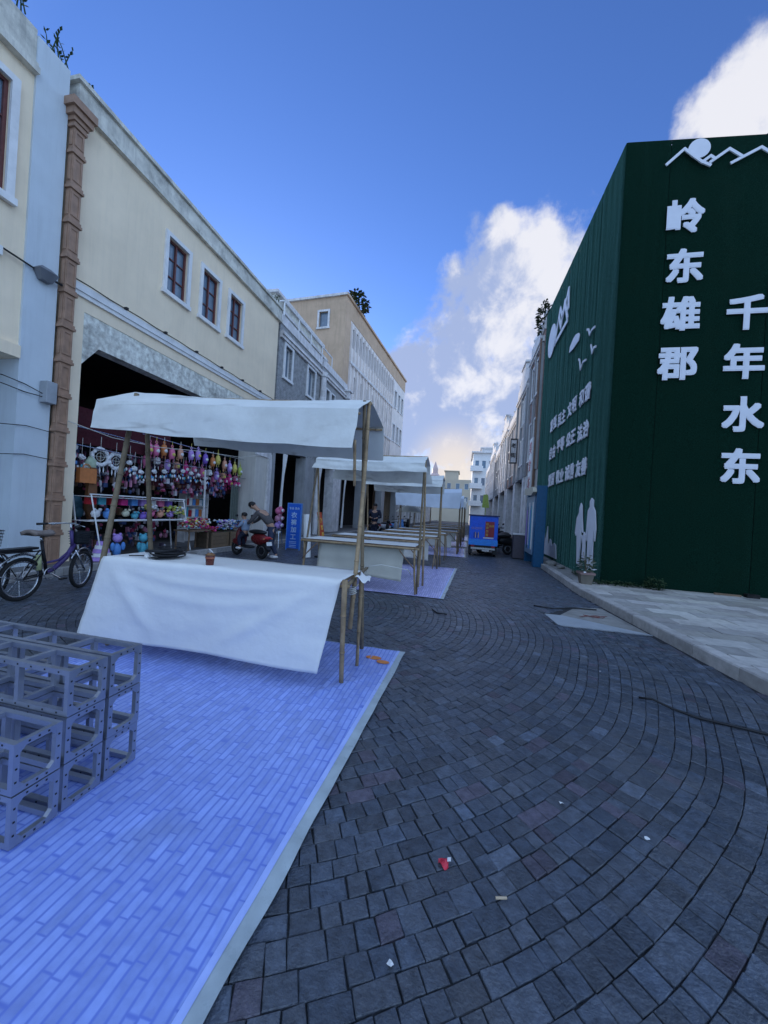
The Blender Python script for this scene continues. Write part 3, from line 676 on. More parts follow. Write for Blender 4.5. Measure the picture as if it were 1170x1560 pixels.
part('roof_slab', MB(Tw).box(.6, 8.8, -10, .5, 12.6, 12.85).box(2.0, 7, -6, .2, 13.4, 13.6).box(2.3, 6.7, -6, 0, 12.85, 13.4), M_whited, wb)
for z in (3.4, 6.4, 9.4): part('balcony', MB(Tw).box(.5, 2.6, .01, .9, z, z + .12).box(.5, 2.6, .82, .88, z + .122, z + .9), M_white, wb)
Tw2 = side_T('R', .9); ww = [(66.9 + i * 2.2, 67.9 + i * 2.2, z, z + 1.4) for i in range(4) for z in (3.9, 6.9, 9.9)]
mb = MB(Tw2); wall_holes(mb, 66.3, 76, 0, 12.6, -.3, -.002, ww); part('side_wall', mb, M_white, wb)
for w in ww: part('window', MB(Tw2).box(w[0], w[1], -.22, -.18, w[2], w[3]), M_glass, wb)
eb = thing('end_building', 'pale beige flat-roofed building closing the far end of the street', 'building', (-3, 96, 0))
ebm = pm('pale_beige_render', (.56, .48, .36), .85, .08, .3)
Te = Matrix(((1, 0, 0, 0), (0, -1, 0, 96), (0, 0, 1, 0), (0, 0, 0, 1))); ww = [(-7 + i * 2.2, -6.1 + i * 2.2, z, z + 1.4) for i in range(5) for z in (5, 8.4)]
mb = MB(Te); wall_holes(mb, -9, 4, 0, 10.8, -.3, 0, ww); part('wall', mb, ebm, eb)
part('body', MB(Te).box(-9, 4, -14, -.3, 10.5, 10.79).box(-9, -8.7, -14, -.3, 0, 10.5), ebm, eb)
part('stair_tower', MB(Te).box(-5.5, -2.2, -8, -.5, 10.8, 12.9).box(-5.8, -1.9, -8.2, -.3, 12.9, 13.1), ebm, eb)
part('lower_wing', MB(Te).box(4, 12, -12, -.3, 0, 9.5), pm('white_render', (.6, .58, .54), .8), eb)
for w in ww: window(eb, Te, *w, M_white, 'plain', .05)
far = thing('roof_pavilion', 'pale pointed roof ornament above the far canopies', 'tower', (-5.5, 62, 7))
part('tower_body', MB().lathe((-5.4, 64, 7), [(.9, 0), (.9, 1.2), (.5, 1.6), (.5, 2.4), (.25, 3.0), (.05, 3.6)], 8), tint('pale_pink_render', (.6, .45, .42)), far)

# ============================================================ GREEN HOARDING
gh = thing('hoarding', 'dark green turf hoarding two storeys high with white lettering, on the right', 'hoarding', (3.0, 9.0, .1))
def turf_panel(p0, p1, z0, h0, h1, n=(0, 0), seed=0):
    p0, p1 = Vector((*p0, 0)), Vector((*p1, 0)); d = p1 - p0; nn = Vector((*n, 0)); q = random.Random(seed); ph = q.uniform(0, 9)
    nu, nv = 26, 40
    def fn(u, v):
        h = h0 + (h1 - h0) * u; z = z0 + (h - z0) * v
        w = .0025 * math.sin(u * 9 + ph + .6 * math.sin(v * 2 + ph)) + .009 * mnoise.noise(Vector((u * 6 + ph, z * .5, seed))) + .006 * mnoise.noise(Vector((u * 9 + ph, z * 2, seed)))
        if u < .001 or u > .999: w = -.010
        elif u < .045 or u > .955: w -= .006
        w = w if v < .985 else w * .3
        return p0 + d * (.003 + .994 * u) + nn * w + Vector((0, 0, z))
    mb = MB(); mb.grid(fn, nu, nv); return mb
hz = lambda y: 9.86 + (10.38 - 9.86) * (y - 9) / 8.2
ys = [9.0, 10.42, 11.5, 12.42, 13.5, 14.52, 16.2, 17.2]
for i, (a, b) in enumerate(zip(ys, ys[1:])):
    part('turf_panel', turf_panel((3.0, a), (3.0, b), .1, hz(a), hz(b), (-1, 0), i + 1), M_turf, gh, smooth=True, solid=0)
xs_ = [3.0, 4.78 - .9, 5.78, 7.2, 8.6, 11.4]
for i, (a, b) in enumerate(zip(xs_, xs_[1:])):
    part('turf_panel', turf_panel((a, 9.0), (b, 9.0), .1, 9.86 - (a - 3) * .085, 9.86 - (b - 3) * .085, (0, -1), i + 11), M_turf, gh, smooth=True)
part('backing', MB().prism([(3.05, 9.06), (11.4, 9.06), (11.4, 17.15), (3.05, 17.15)], 'z', .1, 9.1), M_black, gh, recalc=True)
part('upper_backing', MB().add([(3.05, 9.06, 9.1), (3.05, 17.15, 9.1), (3.07, 9.06, 9.78), (3.07, 17.15, 10.28), (3.3, 9.06, 9.1), (3.3, 17.15, 9.1), (3.3, 9.06, 9.78), (3.3, 17.15, 10.28)], [(0, 1, 3, 2), (4, 6, 7, 5), (2, 3, 7, 6), (0, 2, 6, 4), (1, 5, 7, 3)]), M_black, gh, recalc=True)
part('front_backing', MB().add([(3.05, 9.06, 9.1), (11.4, 9.06, 9.1), (11.4, 9.06, 9.1), (3.05, 9.06, 9.80), (3.05, 9.3, 9.1), (11.4, 9.3, 9.1), (11.4, 9.3, 9.1), (3.05, 9.3, 9.80)], [(0, 1, 3), (4, 7, 5), (3, 1, 5, 7), (0, 3, 7, 4)]), M_black, gh, recalc=True)
part('top_rail', MB().bar((3.03, 9.02, 9.84), (3.03, 17.2, 10.36), .05).bar((3.03, 9.03, 9.84), (11.4, 9.03, 9.13), .05), M_black, gh)
YF = 8.965; XF = 2.965
for ch, x, z in (('岭', 4.21, 8.08), ('东', 4.25, 7.02), ('雄', 4.22, 6.0), ('郡', 4.22, 4.93), ('千', 5.42, 5.96), ('年', 5.42, 4.95), ('水', 5.46, 3.86), ('东', 5.47, 2.79)):
    o = letter(ch, gh, frame((x, YF, z), (1, 0, 0), (0, 0, 1)), M_sign_w, .74, .007, .036, 'letter', f'white character {ch}')
words_ = [('富强', 14.45, 13.95 - 14.95, 4.98), ('民主', 13.26, 0, 4.89), ('文明', 12.06, 0, 4.9), ('和谐', 10.85, 0, 4.88), ('自由', 14.35, 0, 3.92), ('平等', 13.2, 0, 3.98), ('公正', 12.0, 0, 3.95), ('法治', 10.82, 0, 3.9),
          ('爱国', 14.25, 0, 2.92), ('敬业', 13.06, 0, 2.92), ('诚信', 11.9, 0, 2.92), ('友善', 10.78, 0, 2.91)]
for w, yc, _, z in words_:
    for k, ch in enumerate(w):
        letter(ch, gh, frame((XF, yc + (.25 if k == 0 else -.25), z), (0, -1, 0), (0, 0, 1)), M_sign_w, .47, .010, .022, 'letter', None, 2)
def stroke(pts, w, plane, c, th=.02):
    mb = MB()
    for (a, b), (a2, b2) in zip(pts, pts[1:]):
        L = math.hypot(a2 - a, b2 - b); dx, dz = -(b2 - b) / L * w / 2, (a2 - a) / L * w / 2; ex, ez = (a2 - a) / L * w * .3, (b2 - b) / L * w * .3
        mb.prism([(a - ex + dx, b - ez + dz), (a2 + ex + dx, b2 + ez + dz), (a2 + ex - dx, b2 + ez - dz), (a - ex - dx, b - ez - dz)], plane, c - (th - .02), c + .02)
        th += .0021
    return mb
def disc_poly(cx, cz, r, n=28, ry=None): return [(cx + r * math.cos(2 * PI * i / n), cz + (ry or r) * math.sin(2 * PI * i / n)) for i in range(n)]
part('sun_disc', MB().prism(disc_poly(4.38, 9.48, .205), 'y', YF - .02, YF), M_sign_w, gh, recalc=True)
for pts in ([(3.78, 9.21), (4.1, 9.5), (4.30, 9.30), (4.44, 9.17), (4.59, 9.08)], [(4.44, 9.17), (4.59, 9.28), (4.66, 9.22)], [(4.59, 9.15), (4.92, 9.38), (5.14, 9.20)], [(4.97, 9.08), (5.48, 9.33), (5.75, 9.10)]):
    part('mountain_line', stroke(pts, .055, 'y', YF - .035), M_sign_w, gh, recalc=True)
# emblem on the street face: tall sun disc, ridge strokes, bird, three gulls
part('sun_disc', MB().prism(disc_poly(15.6, 8.55, .62, 28, .62), 'x', XF - .02, XF), M_sign_w, gh, recalc=True)
for pts in ([(14.95, 8.1), (14.5, 8.95), (14.1, 8.35), (13.7, 9.05), (13.2, 8.2)], [(14.9, 8.5), (14.35, 9.15), (13.9, 8.6), (13.25, 9.2), (13.15, 8.5)], [(14.9, 8.15), (13.2, 8.12)]):
    part('mountain_line', stroke(pts, .15, 'x', XF - .03), M_sign_w, gh, recalc=True)
part('leaf_shape', MB().prism([(12.72, 6.83), (12.68, 7.0), (12.3, 7.1), (12.06, 7.10), (11.75, 7.0), (11.64, 6.88), (11.7, 6.75), (12.3, 6.76)], 'x', XF - .02, XF), M_sign_w, gh, recalc=True)
for pts in ([(10.91, 6.68), (10.78, 6.62), (10.64, 6.41), (10.48, 6.46), (10.25, 6.42)], [(10.49, 6.06), (10.44, 6.0), (10.35, 5.8), (10.22, 5.88), (10.07, 5.84)], [(11.56, 6.14), (11.45, 6.07), (11.31, 5.75), (11.1, 5.88), (10.85, 5.83)]):
    part('gull_shape', stroke(pts, .055, 'x', XF - .03), M_sign_w, gh, recalc=True)
sil = {'man_silhouette': [(9.7, 2.04), (9.81, 1.96), (9.79, 1.83), (9.92, 1.74), (9.97, 1.07), (9.90, 1.00), (9.84, 1.36), (9.82, 1.05), (9.76, .36), (9.64, .35), (9.60, .85), (9.50, .39), (9.40, .40), (9.45, 1.0), (9.40, 1.3), (9.33, 1.02), (9.30, 1.3), (9.41, 1.72), (9.56, 1.83), (9.57, 1.98)],
       'woman_silhouette': [(10.51, 1.95), (10.62, 1.82), (10.62, 1.70), (10.80, 1.55), (10.88, 1.15), (10.80, 1.08), (10.72, 1.12), (10.66, .8), (10.60, .36), (10.42, .36), (10.38, .8), (10.34, 1.05), (10.44, 1.36), (10.30, 1.20), (10.21, 1.18), (10.33, 1.5), (10.38, 1.74), (10.42, 1.88)],
       'child_silhouette': [(10.10, 1.21), (10.18, 1.13), (10.16, 1.08), (10.30, 1.12), (10.19, .91), (10.20, .50), (10.11, .50), (10.09, .75), (10.05, .50), (9.97, .52), (10.0, .92), (9.93, 1.08), (10.04, 1.08), (10.02, 1.14)],
       'skyline_silhouette': [(15.77, .23), (15.7, .9), (15.66, 1.27), (15.58, .8), (15.3, .69), (15.16, .95), (15.0, .98), (14.95, .7), (14.7, .98), (14.6, .68), (14.4, .9), (14.28, 1.25), (14.16, .85), (14.1, .6), (13.94, .66), (13.8, .82), (13.63, .78), (13.5, .6), (13.2, .72), (12.95, .67), (12.79, .23)]}
for nme, pl_ in sil.items(): part(nme, MB().prism(pl_, 'x', XF - .025, XF), M_sign_w, gh, recalc=True)
# building roof that shows over the hoarding
solo('roof', MB().add([(5.1, 9.35, 9.55), (12, 9.35, 9.1), (12, 16, 9.1), (5.1, 16, 9.5), (8.2, 10.5, 12.0), (12, 10.5, 12.0), (12, 13, 12.0), (8.2, 13, 12.0)],
     [(0, 1, 5, 4), (1, 2, 6, 5), (2, 3, 7, 6), (3, 0, 4, 7), (4, 5, 6, 7), (3, 2, 1, 0)]), pm('dark_roof_tile', (.045, .03, .032), .8, .3, 8, .4, 30), 'dark sloping roof just showing over the top right of the green hoarding', 'roof')

# ============================================================ FLOOR MATS
def mat_material(name, base, gap, warmf=0.0):
    if name in MATS: return MATS[name]
    mt = bpy.data.materials.new(name); mt.use_nodes = True; nt = mt.node_tree; nd = nt.nodes; b = nd['Principled BSDF']; L = nt.links.new
    t = nd.new('ShaderNodeTexCoord'); s = nd.new('ShaderNodeSeparateXYZ'); L(t.outputs['Object'], s.inputs[0])
    # slight wobble so that the printed joints are not ruler-straight
    n0 = nd.new('ShaderNodeTexNoise'); n0.inputs['Scale'].default_value = 2.2; L(t.outputs['Object'], n0.inputs['Vector'])
    def m(op, a, b_=None):
        n = nd.new('ShaderNodeMath'); n.operation = op
        for i, v in enumerate((a, b_)):
            if v is None: continue
            if isinstance(v, (int, float)): n.inputs[i].default_value = v
            else: L(v, n.inputs[i])
        return n.outputs[0]
    xw = m('ADD', s.outputs[0], m('MULTIPLY', m('SUBTRACT', n0.outputs[0], .5), .03))
    ROW = .039
    row = m('FLOOR', m('DIVIDE', xw, ROW))
    wn_ = nd.new('ShaderNodeTexWhiteNoise'); wn_.noise_dimensions = '1D'; L(row, wn_.inputs['W'])
    ln = m('ADD', .125, m('MULTIPLY', wn_.outputs['Value'], .05))
    yy = m('DIVIDE', m('ADD', s.outputs[1], m('MULTIPLY', wn_.outputs['Value'], 7.3)), ln)
    # irregular lengths
    n1 = nd.new('ShaderNodeTexNoise'); n1.noise_dimensions = '2D'; n1.inputs['Scale'].default_value = 1.0
    c1 = nd.new('ShaderNodeCombineXYZ'); L(m('MULTIPLY', row, 3.7), c1.inputs[0]); L(m('MULTIPLY', yy, .55), c1.inputs[1]); L(c1.outputs[0], n1.inputs['Vector'])
    yy = m('ADD', yy, m('MULTIPLY', n1.outputs[0], 1.5))
    cell = m('FLOOR', yy)
    fx = m('FRACT', m('DIVIDE', xw, ROW)); fy = m('FRACT', yy)
    ex = m('MINIMUM', fx, m('SUBTRACT', 1.0, fx)); ey = m('MULTIPLY', m('MINIMUM', fy, m('SUBTRACT', 1.0, fy)), 3.9)
    e = m('MINIMUM', ex, ey)
    mr = nd.new('ShaderNodeMapRange'); mr.interpolation_type = 'SMOOTHSTEP'; L(e, mr.inputs[0]); mr.inputs[1].default_value = .02; mr.inputs[2].default_value = .2
    c2 = nd.new('ShaderNodeCombineXYZ'); L(row, c2.inputs[0]); L(cell, c2.inputs[1])
    w2 = nd.new('ShaderNodeTexWhiteNoise'); w2.noise_dimensions = '2D'; L(c2.outputs[0], w2.inputs['Vector'])
    n2 = nd.new('ShaderNodeTexNoise'); n2.inputs['Scale'].default_value = 14; n2.inputs['Detail'].default_value = 8; n2.inputs['Roughness'].default_value = .65; L(t.outputs['Object'], n2.inputs['Vector'])
    n3 = nd.new('ShaderNodeTexNoise'); n3.inputs['Scale'].default_value = 2.0; n3.inputs['Detail'].default_value = 5; L(t.outputs['Object'], n3.inputs['Vector'])
    val = m('ADD', m('MULTIPLY', w2.outputs['Value'], .42), m('ADD', m('MULTIPLY', n2.outputs[0], 1.1), m('MULTIPLY', n3.outputs[0], .5)))
    val = m('SUBTRACT', val, .45)
    def mx(f, a, b_):
        n = nd.new('ShaderNodeMix'); n.data_type = 'RGBA'; L(f, n.inputs[0])
        for q_, v in ((6, a), (7, b_)):
            if isinstance(v, tuple): n.inputs[q_].default_value = (*v, 1)
            else: L(v, n.inputs[q_])
        n.clamp_factor = True; return n.outputs[2]
    col = mx(val, tuple(c * .62 for c in base), tuple(min(1, c * 1.22) for c in base))
    col = mx(mr.outputs[0], gap, col)
    dn = nd.new('ShaderNodeMapRange'); L(n3.outputs[0], dn.inputs[0]); dn.inputs[1].default_value = .58; dn.inputs[2].default_value = .8; dn.inputs[3].default_value = 0; dn.inputs[4].default_value = .45
    col = mx(dn.outputs[0], col, (.17, .20, .30))
    L(col, b.inputs['Base Color']); b.inputs['Roughness'].default_value = .27; b.inputs['Specular IOR Level'].default_value = .5
    bp = nd.new('ShaderNodeBump'); bp.inputs['Strength'].default_value = .75; bp.inputs['Distance'].default_value = .012
    n4 = nd.new('ShaderNodeTexNoise'); n4.inputs['Scale'].default_value = 3.2; n4.inputs['Detail'].default_value = 4; n4.inputs['Distortion'].default_value = 1.0; n4.noise_type = 'RIDGED_MULTIFRACTAL'; L(t.outputs['Object'], n4.inputs['Vector'])
    L(n4.outputs[0], bp.inputs['Height']); L(bp.outputs[0], b.inputs['Normal'])
    MATS[name] = mt; return mt
M_mat = mat_material('printed_blue_vinyl', (.31, .41, .92), (.16, .235, .68))
M_mat2 = mat_material('printed_violet_vinyl', (.50, .50, .93), (.28, .29, .66))
M_edge = pm('clear_film_edge', (.42, .48, .50), .35, .15, 8, .15, 40)
M_edge2 = pm('blue_film_border', (.42, .52, .95), .35, .1, 8, .15, 40)
def floor_mat(x0, x1, y0, y1, mat, label, skew=0.0, seed=0, edge=True):
    t = thing('floor_mat', label, 'mat', ((x0 + x1) / 2, (y0 + y1) / 2, .008), 'printed mats laid along the stalls')
    q = random.Random(seed)
    def h(x, y):
        z = .012 + .0035 * mnoise.noise(Vector((x * 2.1, y * 1.7, seed))) + .002 * mnoise.noise(Vector((x * 9, y * 7, seed + 3)))
        # puckers near the right edge
        for (cx, cy, an, a) in puck:
            dx, dy = x - cx, y - cy; u = dx * math.cos(an) + dy * math.sin(an); v = -dx * math.sin(an) + dy * math.cos(an)
            if abs(u) < .45: z += a * math.exp(-(v / .018) ** 2) * max(0, 1 - (u / .4) ** 2)
        return z
    puck = [(x1 - .25 - q.uniform(0, .5), y1 - q.uniform(.2, 1.8), q.uniform(.9, 1.9), q.uniform(.006, .014)) for _ in range(9)]
    X = lambda u, y: x0 + (x1 - .075 - x0) * u + skew * (y - y1) * u
    mb = MB(); mb.grid(lambda u, v: (X(u, y0 + (y1 - y0) * v), y0 + (y1 - y0) * v, h(X(u, y0 + (y1 - y0) * v), y0 + (y1 - y0) * v)), 90, 110)
    part('printed_sheet', mb, mat, t, smooth=True)
    for nm, a, b, m_, dz in (('blue_border', -.012, .014, M_edge2, .003), ('film_edge', .012, .07, M_edge, .001)):
        mb = MB(); mb.grid(lambda u, v: (X(1, y0 + (y1 - y0) * v) + a + (b - a) * u + (.010 * mnoise.noise(Vector((v * 12, seed, 5))) * u if nm == 'film_edge' else 0), y0 + (y1 - y0) * v, h(X(1, y0 + (y1 - y0) * v) + a + (b - a) * u + (.010 * mnoise.noise(Vector((v * 12, seed, 5))) * u if nm == 'film_edge' else 0), y0 + (y1 - y0) * v) + dz + max(0, .016 * mnoise.noise(Vector((v * 9, seed, 1)))) * max(0, (a + (b - a) * u) / .07)), 3, 80)
        part(nm, mb, m_, t, smooth=True)
    mb = MB(); mb.grid(lambda u, v: (X(u, y1) + .0 * v, y1 - .001 + .022 * v, h(X(u, y1), y1) + .002 - .006 * v), 40, 1); part('hem', mb, M_edge, t, smooth=True)
    return t
m1 = floor_mat(-3.3, -.49, -.8, 3.68, M_mat, 'vivid blue brick-printed vinyl mat nearest the camera, under the metal frames and first stall', skew=.035, seed=1)
floor_mat(-2.9, -.10, 6.25, 10.05, M_mat2, 'violet brick-printed mat under the second stall with the bare-edged table', skew=.04, seed=2)
floor_mat(-2.6, .12, 13.0, 16.6, M_mat2, 'violet brick-printed mat, third along the row, level with the blue cargo tricycle', seed=3)
floor_mat(-2.4, .2, 17.6, 21.2, M_mat2, 'pale violet mat just beyond the blue cargo tricycle', seed=4)
floor_mat(-2.3, .3, 22.4, 27.0, M_mat2, 'farthest pale violet mat along the stalls', seed=5)
sticker = part('orange_print', MB().prism(disc_poly(-.76, 3.42, .075, 16, .04), 'z', .016, .019), tint('orange_print', (.75, .25, .06)), m1, recalc=True)
part('orange_print', MB().prism(disc_poly(-.655, 3.35, .06, 14, .035), 'z', .016, .0195), MATS['orange_print'], m1, recalc=True)

# ============================================================ METAL FRAMES
def frame_meshes(L, nd_):
    """a ladder frame: L long, .175 wide, .205 high, of slotted steel bars with bolt holes shown as dark studs"""
    W, Hh, b = .175, .200, .023
    rails = []
    for y in (0, W - b):
        for z in (0, Hh - b):
            rails.append(MB().box(-L, 0, y, y + b, z, z + b))
    posts = []
    ts = [0, b - L] + [-L * (k + 1) / nd_ for k in range(nd_ - 1)]
    for x in ts:
        for y in (0, W - b): posts.append(MB().box(x - b, x, y, y + b, b, Hh - b) if x == 0 else MB().box(x - b, x, y, y + b, b, Hh - b))
    cross = []
    for x in ts:
        for z in (0, Hh - b): cross.append(MB().box(x - b, x, b, W - b, z, z + b))
    holes = MB()
    for z in (Hh * .24, Hh * .5, Hh * .76):
        for y in (b / 2, W - b / 2): holes.lathe((0, 0, 0), [(0.001, 0)], 3) if False else holes.box(-.001, .0015, y - .0035, y + .0035, z - .0035, z + .0035)
    for y in (W * .3, W * .5, W * .7):
        for z in (b / 2, Hh - b / 2): holes.box(-.001, .0015, y - .0035, y + .0035, z - .0035, z + .0035)
    for k in range(14):
        x = -.06 - k * L / 14.5
        for z in (b / 2, Hh - b / 2): holes.box(x - .0035, x + .0035, -.0015, .001, z - .0035, z + .0035)
    corner = MB()
    for y in (b, W - b):
        for z in (b, Hh - b):
            sy = 1 if y == b else -1; sz = 1 if z == b else -1
            corner.prism([(y, z), (y + sy * .02, z), (y, z + sz * .02)], 'x', -b * .9, -.001)
    return rails, posts, cross, holes, corner
FR = frame_meshes(1.15, 4)
FM = [[(nm, mb.mesh(nm, recalc=(nm == 'corner_gusset'))) for mb in (lst if isinstance(lst, list) else [lst])] for nm, lst in zip(('rail', 'post', 'cross_bar', 'bolt_hole', 'corner_gusset'), FR)]
M_frame = pm('galvanised_steel', (.36, .38, .44), .40, .08, 6, .05, 120, metal=.8, spec=.6, dirt=.15, dirtcol=(.2, .21, .24))
for lst in FM:
    for nm, me in lst: me.materials.append(M_black if nm == 'bolt_hole' else M_frame)
nm_row = ['rear', 'middle', 'front']; nm_h = ['bottom', 'middle', 'top']
for r, (y, n) in enumerate(((1.475, 3), (1.285, 3), (1.093, 2))):
    for k in range(n):
        off = R_.uniform(-.006, .006); loc = (-1.625 + off, y, .017 + k * .2045)
        t = thing('metal_frame', f'{nm_h[k] if n == 3 else ("bottom", "top")[k]} steel ladder frame in the {nm_row[r]} stack on the blue mat', 'frame', loc, 'stacked steel frames')
        t.rotation_euler.z = R_.uniform(-.012, .012)
        for lst in FM:
            for nm, me in lst:
                o = bpy.data.objects.new(nm, me); COL.objects.link(o); o.parent = t
                if nm in ('bolt_hole', 'corner_gusset'): o['kind'] = 'stuff'

# ============================================================ STALLS
def pole_pts(p, q, bend=.01, n=5, seed=0):
    p, q = Vector(p), Vector(q); rr = random.Random(seed); o = Vector((rr.uniform(-1, 1), rr.uniform(-1, 1), 0)) * bend
    return [p.lerp(q, i / n) + o * math.sin(PI * i / n) for i in range(n + 1)]
def bamboo(parent, p, q, r=.022, mat=None, seed=0, name='pole', bend=.012):
    mb = MB(); pts = pole_pts(p, q, bend, 6, seed); mb.tube(pts, r, 8, r * .86)
    pv, qv = Vector(p), Vector(q); L = (qv - pv).length; k = .2 + (seed % 5) * .03
    while k < L - .05:
        t = k / L; c = pv.lerp(qv, t) ; i = min(int(t * 6), 5); c = pts[i].lerp(pts[i + 1], t * 6 - i); d = (qv - pv).normalized() * .008
        mb.tube([c - d, c + d], r * 1.14 * (1 - .14 * t), 8); k += .31
    return part(name, mb, mat or M_bamboo, parent, smooth=True)
def canopy_sheet(prof_l, prof_r, xl, xr, seed, amp=.02, nx=60):
    """a cloth thrown over the poles: cross-section (y, z) on the left and right end"""
    m_ = len(prof_l) - 1; sub = 7
    def fn(u, v):
        s = v * m_; i = min(int(s), m_ - 1); f = s - i
        a = Vector(prof_l[i]).lerp(Vector(prof_l[i + 1]), f); b = Vector(prof_r[i]).lerp(Vector(prof_r[i + 1]), f)
        p = a.lerp(b, u); x = xl + (xr - xl) * u; y, z = p
        front = i >= m_ - 1; back_ = i == 0
        edge = f if front else (1 - f if back_ else 0)
        sag = -.035 * math.sin(PI * u) * (1 if (i in (1, 2)) else .5)
        w = mnoise.noise(Vector((x * 2.2, s * 1.1, seed))) * amp + mnoise.noise(Vector((x * 7, s * 3, seed + 5))) * amp * .35
        y += (w + .02 * math.sin(x * 5.3 + seed) * edge) * (1 if (front or back_) else .3)
        z += (w * .8 if not (front or back_) else -.012 * abs(math.sin(x * 4.1 + seed)) * edge) + sag
        return (x + (.05 * edge * math.sin(seed + u * 3) if edge > .5 else 0), y, z)
    return MB().grid(fn, nx, m_ * sub)
def table_cloth(corners_top, bl, br, seed, back=.1):
    """cloth over a table: flat top then a hanging front between bottom corners bl and br"""
    fl, fr, brr, bll = [Vector(c) for c in corners_top]; bl, br = Vector(bl), Vector(br)
    def fn(u, v):
        if v < .12: return None
    nu, nt, nf = 60, 8, 30; vs = []; fs = []
    for i in range(nu + 1):
        u = i / nu
        for j in range(nt + nf + 1):
            if j <= nt:
                t = j / nt; p = bll.lerp(brr, u).lerp(fl.lerp(fr, u), t)
                p.z += .004 * mnoise.noise(Vector((u * 8, t * 3, seed))) + (.006 * math.sin(u * 17) * max(0, t - .7) / .3)
            else:
                t = (j - nt) / nf; a = fl.lerp(fr, u); b = bl.lerp(br, u)
                p = a.lerp(b, t)
                belly = .012 * math.sin(PI * min(1, t * 1.05)) * math.sin(PI * u)
                fold = .028 * math.sin((u * 1.9 + t * .55) * PI + .6) * t
                diag = .022 * math.exp(-((u - .04 - t * .33) / .035) ** 2) * math.sin(PI * t) + .020 * math.exp(-((u - .97 + t * .42) / .04) ** 2) * math.sin(PI * t)
                swag = .010 * math.exp(-((t - .10 - .32 * math.sin(PI * u)) / .05) ** 2) * math.sin(PI * u) + .012 * math.exp(-((t - .04 - .18 * math.sin(PI * u)) / .03) ** 2) * math.sin(PI * u)
                sm = .010 * mnoise.noise(Vector((u * 6, t * 4, seed))) + .004 * mnoise.noise(Vector((u * 22, t * 12, seed + 2)))
                p.y -= .012 + belly * .4 + fold * .6 + diag + swag + sm * min(1, t * 3)
                p.z -= .006 * math.sin(u * 9) * t
            vs.append(p)
    k = nt + nf + 1
    for i in range(nu):
        for j in range(nt + nf):
            a = i * k + j; fs.append((a, a + k, a + k + 1, a + 1))
    return MB().add(vs, fs)
# --- first stall
s1 = thing('market_stall', 'nearest market stall with a wide stained white canopy on crossed bamboo poles', 'stall', (-2.1, 3.1, 0), 'market stalls down the street')
crisp(part('canopy', canopy_sheet([(4.15, 2.12), (4.05, 2.40), (3.24, 2.50), (2.84, 2.30), (2.80, 2.035)], [(4.18, 2.0), (4.02, 2.34), (3.42, 2.46), (3.04, 2.27), (2.99, 1.93)], -3.47, -.94, 3), M_canopy, s1, smooth=True, solid=.004))
bamboo(s1, (-.93, 3.61, .014), (-.985, 3.36, 2.44), .020, M_bamboo2, 1)
bamboo(s1, (-.885, 2.99, .40), (-.955, 3.42, 2.45), .020, M_bamboo, 2)
bamboo(s1, (-.955, 3.03, 2.0), (-.985, 3.2, 1.62), .014, M_bamboo, 12, 'brace')
bamboo(s1, (-3.27, 2.72, .1), (-3.30, 3.1, 2.44), .026, M_bamboo2, 3)
bamboo(s1, (-3.36, 3.55, .03), (-3.36, 3.28, 2.46), .026, M_bamboo2, 4)
bamboo(s1, (-3.5, 3.27, 2.46), (-.93, 3.43, 2.43), .018, M_bamboo, 5, 'ridge_pole')
bamboo(s1, (-3.45, 2.87, 2.265), (-.93, 3.06, 2.235), .014, M_bamboo, 6, 'eave_pole', .004)
bamboo(s1, (-3.45, 4.03, 2.37), (-.95, 4.0, 2.31), .014, M_bamboo, 7, 'eave_pole', .004)
bamboo(s1, (-.86, 2.70, .86), (-.885, 2.84, .012), .022, M_bamboo, 8, 'leg')
bamboo(s1, (-3.12, 2.75, .82), (-3.16, 2.82, .012), .022, M_bamboo, 9, 'leg')
bamboo(s1, (-.88, 3.24, .82), (-.86, 3.2, .012), .018, M_bamboo, 10, 'leg')
bamboo(s1, (-3.12, 3.24, .82), (-3.14, 3.25, .012), .018, M_bamboo, 11, 'leg')
bamboo(s1, (-.87, 2.78, .80), (-.94, 3.66, .82), .018, M_bamboo2, 13, 'cross_pole')
part('tabletop', MB().box(-3.13, -.9, 2.73, 3.28, .822, .838), M_wood, s1)
for y in (2.76, 3.25): bamboo(s1, (-3.15, y, .80), (-.84, y, .80), .016, M_bamboo, int(y * 10), 'table_rail', .003)
mb = MB()
for k in range(4): mb.ring((-.885 - k * .003, 3.0, .70 + k * .014), (1, 0, .2), (0, 1, .1), .034, .005, 14, 5)
mb.tube([(-.89, 3.03, .72), (-.90, 3.3, .74), (-.93, 3.62, .80)], .005, 5).tube([(-.93, 3.6, .84), (-.80, 3.7, .86), (-.55, 3.9, .80), (-.52, 3.95, .74)], .004, 5)
part('rope', mb, M_rope, s1, smooth=True, kind='stuff')
part('rag', MB().grid(lambda u, v: (-.86 + .09 * u + .01 * math.sin(v * 5), 2.97 + .25 * v, .845 - .04 * u + .012 * math.sin(u * 6 + v * 9)), 8, 10), M_cloth, s1, smooth=True, solid=.002)
solo('tablecloth', table_cloth([(-3.13, 2.705, .848), (-.90, 2.735, .848), (-.895, 3.285, .846), (-3.14, 3.29, .846)], (-3.33, 2.69, .125), (-1.03, 2.70, .135), 4), M_cloth, 'plain white cloth hanging low in front of the nearest stall table', 'tablecloth', (-2, 3, .1), smooth=True, solid=.003)
